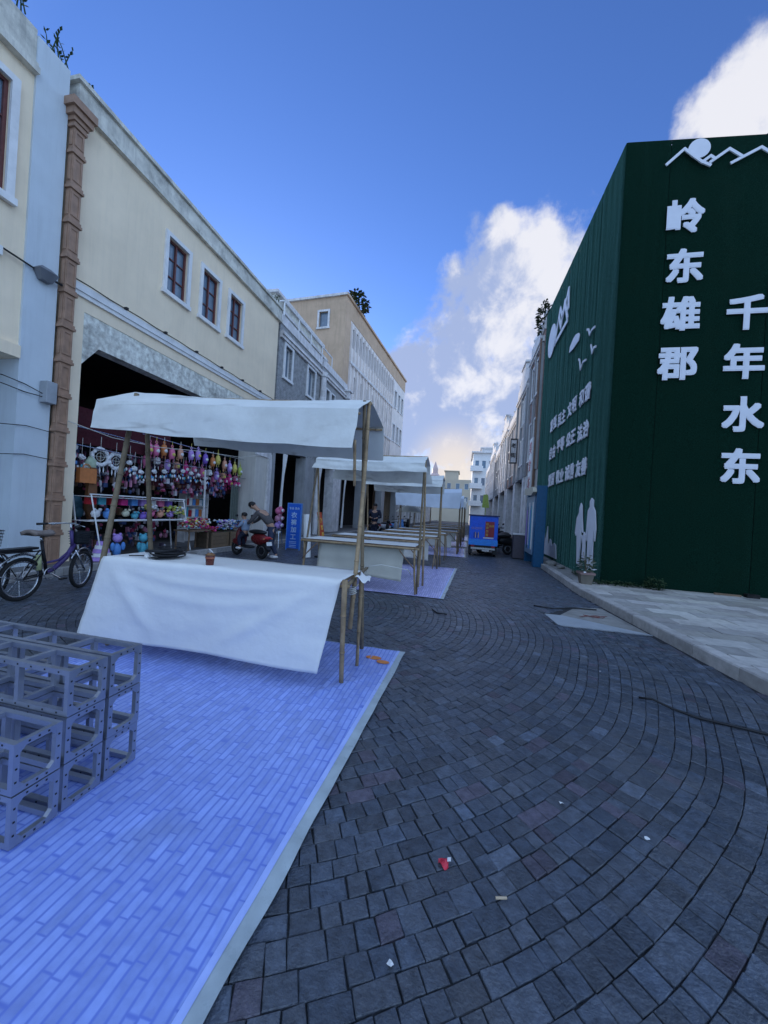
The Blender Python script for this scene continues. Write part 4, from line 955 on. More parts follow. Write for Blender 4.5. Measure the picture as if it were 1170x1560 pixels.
# things on the first table
mb = MB(); q = random.Random(5)
for k in range(17):
    mb.ring((-2.68 + q.uniform(-.03, .03), 2.93 + q.uniform(-.02, .02), .862 + k * .0042), (1, q.uniform(-.1, .1), q.uniform(-.10, .10)), (0, 1, q.uniform(-.12, .12)), q.uniform(.08, .15), .006, 26, 5)
mb.tube([(-2.80, 2.93, .86), (-2.92, 2.88, .858), (-3.0, 2.84, .856)], .005, 5)
solo('cable_coil', mb, M_black, 'black coiled cable lying on the left end of the nearest white table', 'cable', (-2.68, 2.93, .85), smooth=True)
solo('cable_plug', MB().ell((-2.79, 2.83, .872), .028, .02, .024, 10, 8).tube([(-2.77, 2.84, .87), (-2.74, 2.86, .87)], .009, 8), M_white, 'round white plug beside the black cable coil on the table', 'plug', (-2.79, 2.83, .85), smooth=True)
cup = thing('drink_cup', 'dark brown iced drink cup with a straw in the middle of the nearest table', 'cup', (-2.11, 2.79, .85))
part('cup_body', MB().lathe((-2.11, 2.79, .852), [(.026, 0), (.032, .005), (.036, .06), (.038, .085), (.033, .087)], 18), tint('brown_cup', (.12, .03, .02), .3), cup, smooth=True)
part('cup_band', MB().lathe((-2.11, 2.79, .852), [(.0372, .058), (.0384, .064), (.0386, .07), (.038, .071)], 18), tint('rust_band', (.38, .12, .06)), cup)
part('cup_lid', MB().lathe((-2.11, 2.79, .939), [(.040, 0), (.040, .006), (.025, .010), (.022, .02)], 18), tint('amber_lid', (.25, .12, .05), .2), cup, smooth=True)
part('straw', MB().tube([(-2.11, 2.79, .95), (-2.12, 2.79, .99), (-2.08, 2.78, .965)], .004, 6), M_white, cup)
solo('paper_scrap', MB().grid(lambda u, v: (-2.07 + .05 * u, 2.73 + .04 * v, .853 + .004 * math.sin(u * 5 + v * 4)), 4, 4), M_white, 'small crumpled paper beside the brown cup on the table', 'paper', (-2.05, 2.75, .85), solid=.001)

# --- stalls further down the street
def stall(x1, y, L, label, canopy=None, cloth=True, seed=0, cmat=None, table=True, htab=.85, tops=2.45, vd=.34, depth=.95, cshort=0.0):
    x0 = x1 - L; t = thing('market_stall', label, 'stall', ((x0 + x1) / 2, y + .4, 0), 'market stalls down the street'); q = random.Random(seed)
    yb = y + depth
    if canopy:
        h = tops; j = lambda: q.uniform(-.03, .03)
        pl_ = [(yb + .15, h - .42 + j()), (yb + .05, h - .12 + j()), (y + .45, h + j()), (y + .05, h - .16 + j()), (y + .02, h - .16 - vd + j())]
        pr = [(a + j(), b + j() * .6) for a, b in pl_]
        crisp(part('canopy', canopy_sheet(pl_, pr, x0 - .15 + cshort, x1 + .03, seed, .035, 36), cmat or M_canopy, t, smooth=True, solid=.004))
        for i, (xa, ya, xb, yb_) in enumerate(((x1 + .02, yb, x1 - .02, y + .5), (x1, y + .12, x1 - .03, y + .5), (x0, yb, x0, y + .5), (x0 - .02, y + .1, x0 + .02, y + .5))):
            bamboo(t, (xa, ya, .012), (xb, yb_, h - .02), .021, (M_bamboo, M_bamboo2)[i % 2], seed * 7 + i)
        bamboo(t, (x0 - .14, y + .45, h - .015), (x1 + .02, y + .45, h - .015), .016, M_bamboo, seed + 3, 'ridge_pole')
    if table:
        part('tabletop', MB().box(x0, x1 - .04, y, y + .75, htab - .05, htab - .02), M_wood, t)
        bamboo(t, (x0 - .02, y - .01, htab - .05), (x1 + .02, y - .01, htab - .05), .02, M_bamboo, seed + 5, 'table_rail', .003)
        bamboo(t, (x0 - .02, y + .76, htab - .05), (x1 + .02, y + .76, htab - .05), .018, M_bamboo, seed + 6, 'table_rail', .003)
        for i, (a, b) in enumerate(((x0 + .04, y + .02), (x1 - .06, y + .02), (x0 + .04, y + .72), (x1 - .06, y + .72))): bamboo(t, (a, b, htab - .06), (a + q.uniform(-.05, .05), b + .05, .012), .019, M_bamboo, seed + 9 + i, 'leg')
        bamboo(t, (x0 + .3, y - .015, htab - .08), (x0 + .02, y, htab - .38), .012, M_wood, seed + 20, 'brace'); bamboo(t, (x1 - .32, y - .015, htab - .08), (x1 - .05, y, htab - .38), .012, M_wood, seed + 21, 'brace')
        sh = MB().grid(lambda u, v: (x0 + .03 + (L - .08) * u, y + .01 + .72 * v, htab - .012 + .004 * mnoise.noise(Vector((u * 9, v * 4, seed)))), 20, 6)
        part('table_sheet', sh, M_cloth, t, smooth=True)
    if cloth:
        c = MB().grid(lambda u, v: (x0 + .30 + (L - .55) * u + .03 * v * math.sin(seed), y + .10 + .03 * math.sin(u * 8 + seed) * v + .02 * mnoise.noise(Vector((u * 7, v * 4, seed))), htab - .05 - (.60 - .10 * u * (1 - u) * 2) * v), 30, 12)
        part('hanging_cloth', c, M_beige, t, smooth=True, solid=.003)
    return t
stall(-.74, 6.28, 2.12, 'second market stall, bare-edged table with beige hanging cloth and sagging canopy', True, True, 11, depth=.95, tops=2.46, vd=.17, cshort=.3)
stall(-.86, 7.75, 1.95, 'low wooden table without a canopy just behind the second stall', False, False, 12, htab=.86)
stall(-.62, 9.55, 2.1, 'third market stall with rippled grey-green canopy beyond the violet mat', True, True, 13, tops=2.46, vd=.15, cshort=.2)
stall(-.50, 11.6, 2.0, 'plain table without canopy between the third and fourth stalls', False, False, 14)
stall(-.18, 13.9, 2.3, 'fourth market stall with a bright blue-white tarpaulin canopy', True, True, 15, M_canopyb, tops=2.45, vd=.6)
stall(-.10, 17.6, 2.3, 'fifth market stall with blue-white canopy just past the tricycle', True, True, 16, M_canopyb, tops=2.4, vd=.4)
stall(.0, 21.0, 2.3, 'sixth market stall, small in the distance left of the tricycle', True, False, 17, tops=2.4)
stall(.05, 24.5, 2.3, 'farthest market stall in the row near the bend', True, False, 18, tops=2.4)
# flat sheet hung from stall two's rail, patio umbrella and red bowl further on
um = thing('patio_umbrella', 'half-folded beige umbrella standing behind the third stall', 'umbrella', (-2.2, 15.2, 0))
part('umbrella_canopy', MB().lathe((-2.2, 15.2, 1.45), [(.62, 0), (.60, .04), (.3, .22), (.03, .32)], 8), M_beige, um); part('umbrella_pole', MB().tube([(-2.2, 15.2, 0), (-2.2, 15.2, 1.78)], .02), M_bamboo2, um)
solo('plastic_basin', MB().lathe((-2.3, 13.2, .0), [(.16, 0), (.24, .02), (.34, .2), (.36, .21), (.33, .2)], 14), REDM, 'dark red plastic basin on the ground between stalls', 'basin', (-2.3, 13.2, 0))
solo('rolled_sheet', MB().tube([(-4.2, 9.6, .012), (-4.3, 9.65, 1.2)], .10, 12), M_cloth, 'cream roll of sheeting standing beside the second stall', 'roll', (-4.2, 9.6, 0))
ob = thing('orange_sign', 'slanting red-orange notice board behind the second stall', 'sign', (-4.0, 9.9, 0))
part('board', MB().bar((-3.86, 9.9, .35), (-4.05, 9.92, 1.28), .22, .03), tint('red_orange_board', (.50, .08, .03)), ob)
for i, z in enumerate((.65, .85, 1.05)): letter('優惠价'[i], ob, frame((-3.925 - i * .04, 9.878, z), (1, 0, .0), (0, 0, 1)), tint('gold_print', (.7, .45, .1)), .15, .003, .006, res=1)
part('foot', MB().box(-4.05, -3.70, 9.75, 10.05, .01, .05).bar((-3.85, 9.9, .04), (-3.86, 9.9, .36), .04), M_black, ob)

# ============================================================ SHOP GOODS
def goods(name, label, cat, mb, mat, group=None, loc=None, smooth=True): return solo(name, mb, mat, label, cat, loc, group, smooth)
# red banner across the shop and hanging rail
solo('shop_banner', MB().box(-7.72, -7.68, 5.7, 8.3, 2.42, 3.15), DRED, 'dark red banner strung high across the left part of the toy shop', 'banner')
solo('shop_banner', MB().box(-8.02, -7.98, 7.9, 11.7, 1.7, 2.1), DRED, 'dark red band behind the pink lanterns in the toy shop', 'banner')
for i, (y0, y1, z) in enumerate(((5.7, 9.0, 2.72), (7.4, 11.6, 2.92), (5.8, 9.6, 2.36), (10.1, 11.8, 2.28))):
    solo('hanging_rail', MB().tube([(-7.55 - .1 * (i % 2), y0, z), (-7.55 - .1 * (i % 2), (y0 + y1) / 2, z - .04), (-7.55 - .1 * (i % 2), y1, z)], .012, 6), M_chrome, f'{ORD[i]} thin metal rail from which small goods hang in the toy shop', 'rail')
LA = [(7.48, 2.59, PINK), (7.68, 2.60, PINK), (7.92, 2.64, ORNG), (8.18, 2.59, PINK), (8.47, 2.64, PEACH), (8.86, 2.67, PURP), (9.13, 2.71, PURP), (9.44, 2.65, VIOL), (9.77, 2.61, ORNG), (10.0, 2.70, YELL), (10.33, 2.60, PEACH), (10.59, 2.55, PURP), (10.86, 2.55, YELL), (11.16, 2.50, LIME)]
cn = {id(PINK): 'pink', id(ORNG): 'orange', id(PEACH): 'peach', id(PURP): 'lilac', id(VIOL): 'violet', id(YELL): 'yellow', id(LIME): 'lime', id(MAG): 'magenta', id(WHT): 'white', id(TEAL): 'teal', id(SKY): 'sky blue', id(REDM): 'red', id(GREENP): 'green'}
def lantern(y, z, m_, i, n, row='upper', kind='round', x=-7.5):
    t = thing('hanging_lantern', f'{cn[id(m_)]} toy lantern hanging {ORD[i]} from the left in the {row} row of the shop', 'lantern', (x, y, z - .2), f'{row} row of hanging lanterns')
    w = .075
    if kind == 'round': part('lantern_body', MB().lathe((x, y, z), [(.03, -.16), (w * .8, -.15), (w, -.08), (w * .98, .03), (w * .7, .10), (.03, .12)], 12), m_, t, smooth=True)
    else: part('lantern_body', MB().lathe((x, y, z), [(.03, -.10), (w, -.09), (w * 1.02, .05), (w * .6, .08)], 6), m_, t)
    part('string', MB().tube([(x, y, z + .11), (x, y, z + .30)], .006, 5), YELL if i % 2 else M_rope, t)
    part('face_patch', MB().ell((x + w * .8, y, z - .04), .03, .05, .05, 8, 6), WHT if i % 3 else YELL, t)
    part('handle_loop', MB().ring((x, y, z + .17), (0, 1, 0), (0, 0, 1), .035, .009, 12, 5), m_, t)
    for s in (-1, 1): part('tassel', MB().tube([(x, y + s * .05, z - .15), (x, y + s * .055, z - .23)], .008, 5), m_, t)
for i, (y, z, m_) in enumerate(LA): lantern(y, z, m_, i, len(LA))
for i, (y, z) in enumerate([(10.25, 2.11), (10.55, 2.12), (10.85, 2.14), (11.1, 2.08), (11.35, 2.05), (11.56, 2.05)]): lantern(y, z, (PINK, MAG)[i > 1], i, 6, 'lower', 'hex', -7.8)
for i in range(12): lantern(7.6 + i * .33, 2.34 - .012 * i + .03 * (i % 2), (PINK, WHT, PURP, PEACH, MAG, PINK)[i % 6], i, 12, 'middle', 'hex' if i % 2 else 'round', -7.7)
# white ring wreaths and chimes
def wreath(y, z, r, i, word):
    t = thing('hanging_wreath', f'white fluffy ring with feathers, {word} in the shop opening', 'wreath', (-7.6, y, z - r), 'white ring hangings')
    mb = MB()
    for k in range(22):
        a = 2 * PI * k / 22; mb.ell((-7.6 + R_.uniform(-.02, .02), y + r * math.cos(a), z + r * math.sin(a)), .035, .042, .042, 6, 5, .2)
    part('ring', mb, WHT, t, kind='stuff'); part('web', MB().ring((-7.6, y, z), (0, 1, 0), (0, 0, 1), r * .5, .006, 14, 4).tube([(-7.6, y - r, z), (-7.6, y + r, z)], .005, 4).tube([(-7.6, y, z - r), (-7.6, y, z + r + .25)], .005, 4), M_rope, t)
    for s in (-.5, 0, .5): part('feather', MB().prism([(y + s * r - .012, z - r - .04), (y + s * r, z - r - .03), (y + s * r + .014, z - r - .10), (y + s * r, z - r - .22 + abs(s) * .1), (y + s * r - .016, z - r - .12)], 'x', -7.605, -7.598), WHT, t)
wreath(6.36, 2.2, .17, 0, 'larger left one'); wreath(6.72, 2.16, .16, 1, 'right one behind the bamboo pole')
def chime(y, z, i, n):
    t = thing('wind_chime', f'small white hanging charm, {ORD[i]} from the left in the shop opening', 'wind chime', (-7.62, y, z - .2), 'white charms hanging in the shop')
    q = random.Random(i + 40); part('charm_top', MB().ell((-7.62, y, z + .06), .05, .07, .05, 8, 6, .25), WHT, t)
    part('string', MB().tube([(-7.62, y, z + .1), (-7.62, y, z + .45)], .005, 4), M_rope, t)
    for k in range(5): part('pendant', MB().ell((-7.62 + q.uniform(-.04, .04), y + (k - 2) * .05, z - .04 - q.uniform(0, .12)), .018, .024, .04, 6, 5), (WHT, SKY, WHT, TEAL, WHT)[(k + i) % 5], t)
for i, (y, z) in enumerate([(5.83, 2.25), (5.99, 2.08), (6.15, 2.0), (7.08, 2.12), (7.22, 2.0), (7.4, 1.94), (7.78, 2.0), (8.1, 2.04), (8.4, 2.08), (8.74, 2.12), (9.05, 2.1), (9.35, 2.08), (9.65, 2.02)]): chime(y, z, i, 13)
goods('plush_bundle', 'pale green fluffy bundle hanging beside the white rings', 'plush toy', MB().ell((-7.62, 6.17, 2.02), .09, .12, .15, 12, 9, .18), tint('pale_green_fluff', (.42, .50, .36), .9))
goods('orange_bag', 'square orange bag hanging at the left edge of the shop opening', 'bag', MB().box(-7.6, -7.5, 5.88, 6.22, 1.62, 1.92).ring((-7.55, 6.05, 1.92), (0, 1, 0), (0, 0, 1), .08, .01, 12, 5, 0, PI), ORNG, smooth=False)
goods('long_bag', 'long brown and orange garment bag hanging by the left jamb of the shop', 'bag', MB().prism([(6.12, 1.95), (6.26, 1.95), (6.30, 1.1), (6.18, .85), (6.08, 1.1)], 'x', -7.62, -7.54), BRNW, smooth=False)
goods('backpack', 'dark teal backpack hanging low at the left edge of the shop', 'bag', MB().ell((-7.7, 5.98, 1.15), .10, .14, .22, 10, 8).ell((-7.6, 5.98, 1.02), .06, .10, .11, 8, 6), tint('dark_teal', (.03, .09, .12)))
# white wire rack with goods
rk = thing('display_rack', 'white metal display rack with two shelves in front of the toy shop', 'rack', (-7.0, 7, .1))
for y0, x in ((5.72, -7.0), (8.1, -7.0), (5.72, -7.45), (8.1, -7.45)): part('rack_leg', MB().bar((x, y0, 1.4), (x + (.12 if x > -7.2 else 0), y0 + .2, .11), .022), M_white, rk)
for z in (1.4, .90): part('shelf_rail', MB().bar((-7.0 + (1.4 - z) * .08, 5.7, z), (-7.0 + (1.4 - z) * .08, 8.15, z), .024), M_white, rk)
for z in (1.36, .88): part('shelf', MB().box(-7.46, -7.02 + (1.4 - z) * .08, 5.75, 8.1, z - .012, z), M_whited, rk)
its = [(5.95, 1.04, .11, WHT, 'white round cushion'), (6.22, 1.03, .13, SKY, 'sky blue round pouch'), (6.62, 1.05, .10, tint('cream_fluff', (.6, .58, .42)), 'cream ball'), (6.85, 1.0, .10, TEAL, 'teal pouch'), (7.06, .99, .10, VIOL, 'violet pouch'), (7.3, 1.05, .10, PINK, 'pink pouch'),
       (7.55, 1.04, .11, PEACH, 'peach pouch'), (7.85, 1.03, .10, PURP, 'lilac pouch')]
for y, z, r, m_, nm in its: goods('toy_pouch', f'{nm} on the middle shelf of the white display rack', 'pouch', (MB().ell((-7.15, y, z - .02), r * .7, r * .8, r * .72, 11, 8, .13).ell((-7.12, y + r * .6, z + r * .5), r * .25, r * .35, r * .3, 7, 5, .2).ell((-7.1, y - r * .5, z + r * .55), r * .2, r * .3, r * .25, 7, 5, .2)), m_)
its2 = [(5.9, REDM, 'red boxes'), (6.1, TEAL, 'teal box'), (6.35, REDM, 'wide red box'), (6.6, MAG, 'magenta box'), (6.85, SKY, 'sky blue box'), (7.1, PURP, 'lilac box'), (7.35, WHT, 'white box'), (7.6, PINK, 'pink box'), (7.85, VIOL, 'violet box')]
for k, (y, m_, nm) in enumerate(its2): goods('toy_box', f'{nm} hanging under the top rail of the white display rack', 'toy', MB().box(-7.28, -7.16, y - .08, y + .07, 1.2, 1.33 + (k % 3) * .015).tube([(-7.22, y, 1.33), (-7.22, y, 1.39)], .006, 4), m_, smooth=False)
def flowers(name, label, c, w, d, h, cols, n, seed, cat='flowers'):
    q = random.Random(seed); t = thing(name, label, cat, c)
    for m_ in cols:
        mb = MB()
        for k in range(n // len(cols)):
            p = (c[0] + q.uniform(-w, w), c[1] + q.uniform(-d, d), c[2] + q.uniform(.0, h)); r = q.uniform(.022, .045)
            mb.ell(p, r, r, r * .75, 6, 4, .25)
        part('blossom', mb, m_, t, kind='stuff')
    mb = MB()
    for k in range(n):
        p = Vector((c[0] + q.uniform(-w, w) * 1.05, c[1] + q.uniform(-d, d) * 1.05, c[2] + q.uniform(-.08, h * .8))); a = q.uniform(0, 6.3); s = q.uniform(.03, .06)
        v = Vector((math.cos(a), math.sin(a), q.uniform(-.3, .5))) * s; w_ = Vector((-math.sin(a), math.cos(a), .2)) * s * .45
        mb.add([p, p + v * .6 + w_, p + v * 1.4, p + v * .6 - w_], [(0, 1, 2, 3)])
    part('leaves', mb, GREENP, t, kind='stuff'); return t
flowers('flower_bunch', 'bunch of yellow and white artificial flowers on the rack right end', (-7.1, 7.95, 1.0), .1, .28, .22, [YELL, WHT, LIME], 60, 1)
flowers('flower_bunch', 'pale cream artificial flowers in the middle of the white rack', (-7.12, 7.22, 1.12), .08, .16, .12, [WHT, YELL], 30, 2)
flowers('flower_stand', 'low table crowded with mixed artificial flowers right of the rack', (-6.95, 8.45, .72), .22, .42, .20, [WHT, PEACH, MAG, YELL, REDM], 130, 3)
tbx = thing('plant_stand', 'dark spindly stand under the mixed artificial flowers', 'stand', (-6.95, 8.45, .1))
part('stand_top', MB().box(-7.2, -6.72, 8.05, 8.85, .60, .63), M_wood, tbx)
for a, b in ((-7.15, 8.1), (-6.77, 8.1), (-7.15, 8.8), (-6.77, 8.8)): part('leg', MB().bar((a, b, .6), (a, b, .11), .03), M_wood, tbx)
for k, (y, z, m_, nm) in enumerate([(6.32, .43, SKY, 'blue plush doll'), (6.95, .40, TEAL, 'teal plush doll')]):
    t = thing('plush_doll', f'{nm} on the pavement under the white rack', 'plush toy', (-7.0, y, .1))
    part('body', MB().ell((-7.0, y, z - .15), .08, .09, .14, 10, 8), m_, t, smooth=True); part('head', MB().ell((-6.99, y, z + .09), .085, .095, .09, 10, 8).ell((-7.0, y - .07, z + .17), .03, .03, .03, 6, 5).ell((-7.0, y + .07, z + .17), .03, .03, .03, 6, 5), m_ if k % 2 else PURP, t, smooth=True)
    for s in (-1, 1): part('arm', MB().ell((-6.97, y + s * .12, z - .08), .035, .05, .09, 8, 6), m_, t, smooth=True); part('leg', MB().ell((-6.92, y + s * .06, z - .29), .08, .04, .05, 8, 6), m_, t, smooth=True)
t = thing('striped_tent_toy', 'lilac and white striped round toy basket on the pavement by the rack leg', 'basket', (-6.95, 5.95, .1))
for k in range(5): part('stripe', MB().lathe((-6.95, 5.95, .112 + k * .075), [(.19 - k * .025, 0), (.18 - k * .025, .07)], 14), (PURP, WHT)[k % 2], t)
q = random.Random(77)
for nm, lab, x0_, x1_, y0_, y1_, z0_, z1_, n_ in (('hanging_goods', 'dense dark mass of small toys and charms hanging behind the white rings', -8.5, -7.8, 5.8, 8.2, 1.5, 2.5, 260), ('hanging_goods', 'dense mass of key charms and ribbons hanging below the pink lanterns', -8.3, -7.75, 8.2, 11.5, 1.55, 2.35, 300), ('shelf_goods', 'jumble of dark bags and toys stacked behind the white rack', -8.4, -7.5, 5.8, 8.3, .15, 1.3, 170), ('shelf_goods', 'jumble of small goods on the back shelves right of the rack', -9.2, -8.6, 8.3, 11.6, .2, 1.9, 150)):
    t = thing(nm, lab, 'shop goods', ((x0_ + x1_) / 2, (y0_ + y1_) / 2, z0_))
    for cm in (tint('clutter_dark', (.08, .06, .09)), tint('clutter_grey', (.55, .52, .55)), tint('clutter_wine', (.34, .04, .10)), tint('clutter_blue', (.06, .10, .24)), tint('clutter_rose', (.62, .26, .38)), tint('clutter_brown', (.16, .09, .05))):
        mb = MB()
        for k in range(n_ // 6):
            c = (q.uniform(x0_, x1_), q.uniform(y0_, y1_), q.uniform(z0_, z1_)); a = q.uniform(.015, .05); b_ = q.uniform(.02, .08)
            if q.random() < .5: mb.ell(c, a, a, b_, 7, 5, .2)
            else: mb.box(c[0] - a, c[0] + a, c[1] - a, c[1] + a, c[2] - b_, c[2] + b_)
            if nm[0] == 'h': mb.tube([(c[0], c[1], c[2] + b_), (c[0], c[1], c[2] + b_ + .15)], .004, 3)
        part('goods', mb, cm, t, kind='stuff')
# back shelves with books, and boxes
bs = thing('book_shelf', 'open shelf of picture cards and books inside the shop opening', 'shelf', (-8.4, 10.2, .1))
part('shelf_frame', MB().box(-8.6, -8.57, 9.75, 10.7, .1, 2.2).box(-8.57, -8.3, 9.72, 9.75, .1, 2.2).box(-8.57, -8.3, 10.7, 10.73, .1, 2.2), M_whited, bs)
for k in range(5):
    z = .5 + k * .36; part('shelf', MB().box(-8.568, -8.28, 9.752, 10.698, z, z + .02), M_whited, bs)
q = random.Random(8)
for k in range(4):
    for j in range(6):
        z = .525 + k * .36; y = 9.78 + j * .15; h = q.uniform(.18, .29)
        goods('picture_book', f'{("white", "teal", "red", "pale", "blue", "orange")[(j + k) % 6]} book, {ORD[j]} from the left on the {ORD[k]} shelf up', 'book', MB().box(-8.5, -8.36, y, y + .125, z, z + h), (WHT, TEAL, REDM, M_cloth, SKY, ORNG)[(j + k) % 6], 'books on the shop shelf', smooth=False)
for k, (y, nm) in enumerate(((9.3, 'left'), (10.12, 'right'))):
    t = thing('wooden_crate', f'{nm} brown wooden crate standing at the front of the shop', 'crate', (-7.0, y, .1))
    for j in range(4): part('slat', MB().box(-6.76, -6.745, y - .36, y + .36, .11 + j * .108, .21 + j * .108), CARD, t)
    part('crate_box', MB().box(-7.25, -6.765, y - .35, y + .35, .1, .53), pm('dark_crate_wood', (.10, .07, .045), .8, .25, 8, .3, 60), t)
    for s in (-.36, .33): part('corner_post', MB().box(-6.744, -6.72, y + s, y + s + .03, .105, .55), CARD, t)
flowers('toy_pile', 'heap of white and blue small toys on the right crate', (-7.0, 10.0, .60), .2, .42, .26, [WHT, WHT, SKY, PURP], 150, 4, 'toys')
flowers('toy_pile', 'heap of dark pink small toys on the left crate', (-7.0, 9.15, .56), .18, .22, .12, [MAG, PINK, REDM], 60, 6, 'toys')
solo('shop_mast', MB().bar((-7.35, 9.35, .1), (-7.4, 9.35, 2.3), .035), M_whited, 'pale upright post in the middle of the toy shop opening', 'post')
solo('curtain', MB().grid(lambda u, v: (-7.75 + .05 * math.sin(u * 25), 11.1 + .45 * u, 2.0 - 1.5 * v), 20, 6), tint('grey_green_curtain', (.12, .14, .12), .9), 'dull grey-green curtain at the right of the toy shop', 'curtain', smooth=True)
bt = thing('balloon_stack', 'pink and lilac plush bears stacked on a stool by the blue sign', 'plush toys', (-5.95, 11.2, .1))
for k, (z, m_) in enumerate(((1.22, PINK), (.97, tint('rose_plush', (.55, .25, .35))), (.74, PURP))):
    part('bear', MB().ell((-5.98, 11.2, z), .13, .15, .13, 12, 9, .04).ell((-5.83, 11.14, z + .02), .07, .08, .07, 8, 6).ell((-5.9, 11.08, z + .12), .04, .04, .04, 6, 5).ell((-5.98, 11.32, z + .12), .04, .04, .04, 6, 5), m_ , bt, smooth=True)
    part('bear_face', MB().ell((-5.79, 11.06, z + .02), .035, .05, .05, 8, 6), WHT, bt, smooth=True)
part('stool_seat', MB().lathe((-5.98, 11.2, .58), [(.16, 0), (.16, .03)], 12), M_black, bt)
for a in range(4): part('stool_leg', MB().bar((-5.98 + .1 * math.cos(a * PI / 2 + .7), 11.2 + .1 * math.sin(a * PI / 2 + .7), .58), (-5.98 + .17 * math.cos(a * PI / 2 + .7), 11.2 + .17 * math.sin(a * PI / 2 + .7), .01), .022), M_chrome, bt)
# tall blue sign on the pavement
sg = thing('standing_sign', 'tall blue standing sign with white vertical characters left of the second stall', 'sign', (-5.35, 11.0, 0))
part('sign_board', MB().box(-5.56, -5.12, 11.0, 11.06, .05, 1.48), tint('sign_blue', (.02, .13, .62), .4), sg)
part('sign_rim', MB().box(-5.585, -5.56, 10.99, 11.07, .0, 1.51).box(-5.12, -5.095, 10.99, 11.07, .0, 1.51).box(-5.56, -5.12, 10.99, 11.07, 1.48, 1.51), tint('sign_rim_blue', (.10, .28, .70), .4), sg)
for i, ch in enumerate('衣裤加工'): letter(ch, sg, frame((-5.34, 10.992, 1.13 - i * .235), (1, 0, 0), (0, 0, 1)), tint('light_blue_print', (.45, .62, .85)), .20, .003, .006, res=2)
letter('专业 改衣', sg, frame((-5.34, 10.992, 1.34), (1, 0, 0), (0, 0, 1)), MATS['light_blue_print'], .085, .003, .002, res=1)
for z in (.26, .21, .14, .09): part('print_line', MB().box(-5.46, -5.22, 10.993, 10.999, z, z + .018), MATS['light_blue_print'], sg)
# things in the arcade: white curtain strips and dark shutters
for k, (y, nm) in enumerate(((13.9, 'first'), (17.75, 'second'), (21.9, 'third'))):
    solo('curtain', MB().grid(lambda u, v: (XL - .1 + .03 * math.sin(u * 14 + v * 4) - .08 * v, y + .35 * u * (1 - .45 * math.sin(PI * min(1, v * 1.2))), 3.55 - 3.3 * v), 12, 16), M_cloth, f'{nm} long white curtain tied in the arcade beyond the cream shop', 'curtain', smooth=True)

# ============================================================ PEOPLE
def skin_body(name, joints, edges, mat, parent, sub=2):
    """one continuous limb-and-trunk surface grown from joints {name: (pos, rx, ry)}"""
    names = list(joints); me = bpy.data.meshes.new(name)
    off = ORG[parent.name]
    me.from_pydata([tuple(Vector(joints[n][0]) - off) for n in names], [(names.index(a), names.index(b)) for a, b in edges], [])
    o = bpy.data.objects.new(name, me); COL.objects.link(o)
    sm = o.modifiers.new('skin', 'SKIN'); sm.use_smooth_shade = True
    for i, n in enumerate(names):
        sv = me.skin_vertices[0].data[i]; sv.radius = joints[n][1:3]
        sv.use_root = (i == 0)
    ss = o.modifiers.new('sub', 'SUBSURF'); ss.levels = sub; ss.render_levels = sub
    bpy.context.view_layer.update()
    m2 = bpy.data.meshes.new_from_object(o.evaluated_get(bpy.context.evaluated_depsgraph_get())); m2.name = name; m2.materials.clear(); m2.materials.append(mat)
    bpy.data.objects.remove(o); bpy.data.meshes.remove(me)
    o = bpy.data.objects.new(name, m2); COL.objects.link(o); o.parent = parent; ORG[o.name] = off; return o
def fingers(h, d, side, s=1.0):
    """five short finger chains leaving the hand h in direction d"""
    h = Vector(h); d = Vector(d).normalized(); sd_ = Vector(side).normalized(); J = {}; E = []
    for i, l in enumerate((.062, .075, .08, .072, .055)):
        if i == 0:
            b = h - sd_ * .03; J[f't0'] = (b, .011 * s, .011 * s); J['t1'] = (b - sd_ * .022 + d * .03, .009 * s, .009 * s); E += [('palm', 't0'), ('t0', 't1')]; continue
        b = h + d * .05 + sd_ * (i - 2.5) * .02; J[f'f{i}a'] = (b, .010, .010); J[f'f{i}b'] = (b + d * l * .5, .009, .009); J[f'f{i}c'] = (b + d * l * .85 + Vector((0, 0, -.02)), .007, .007)
        E += [('palm', f'f{i}a'), (f'f{i}a', f'f{i}b'), (f'f{i}b', f'f{i}c')]
    J = {'palm': (h + d * .02, .026, .016), **J}; return J, E
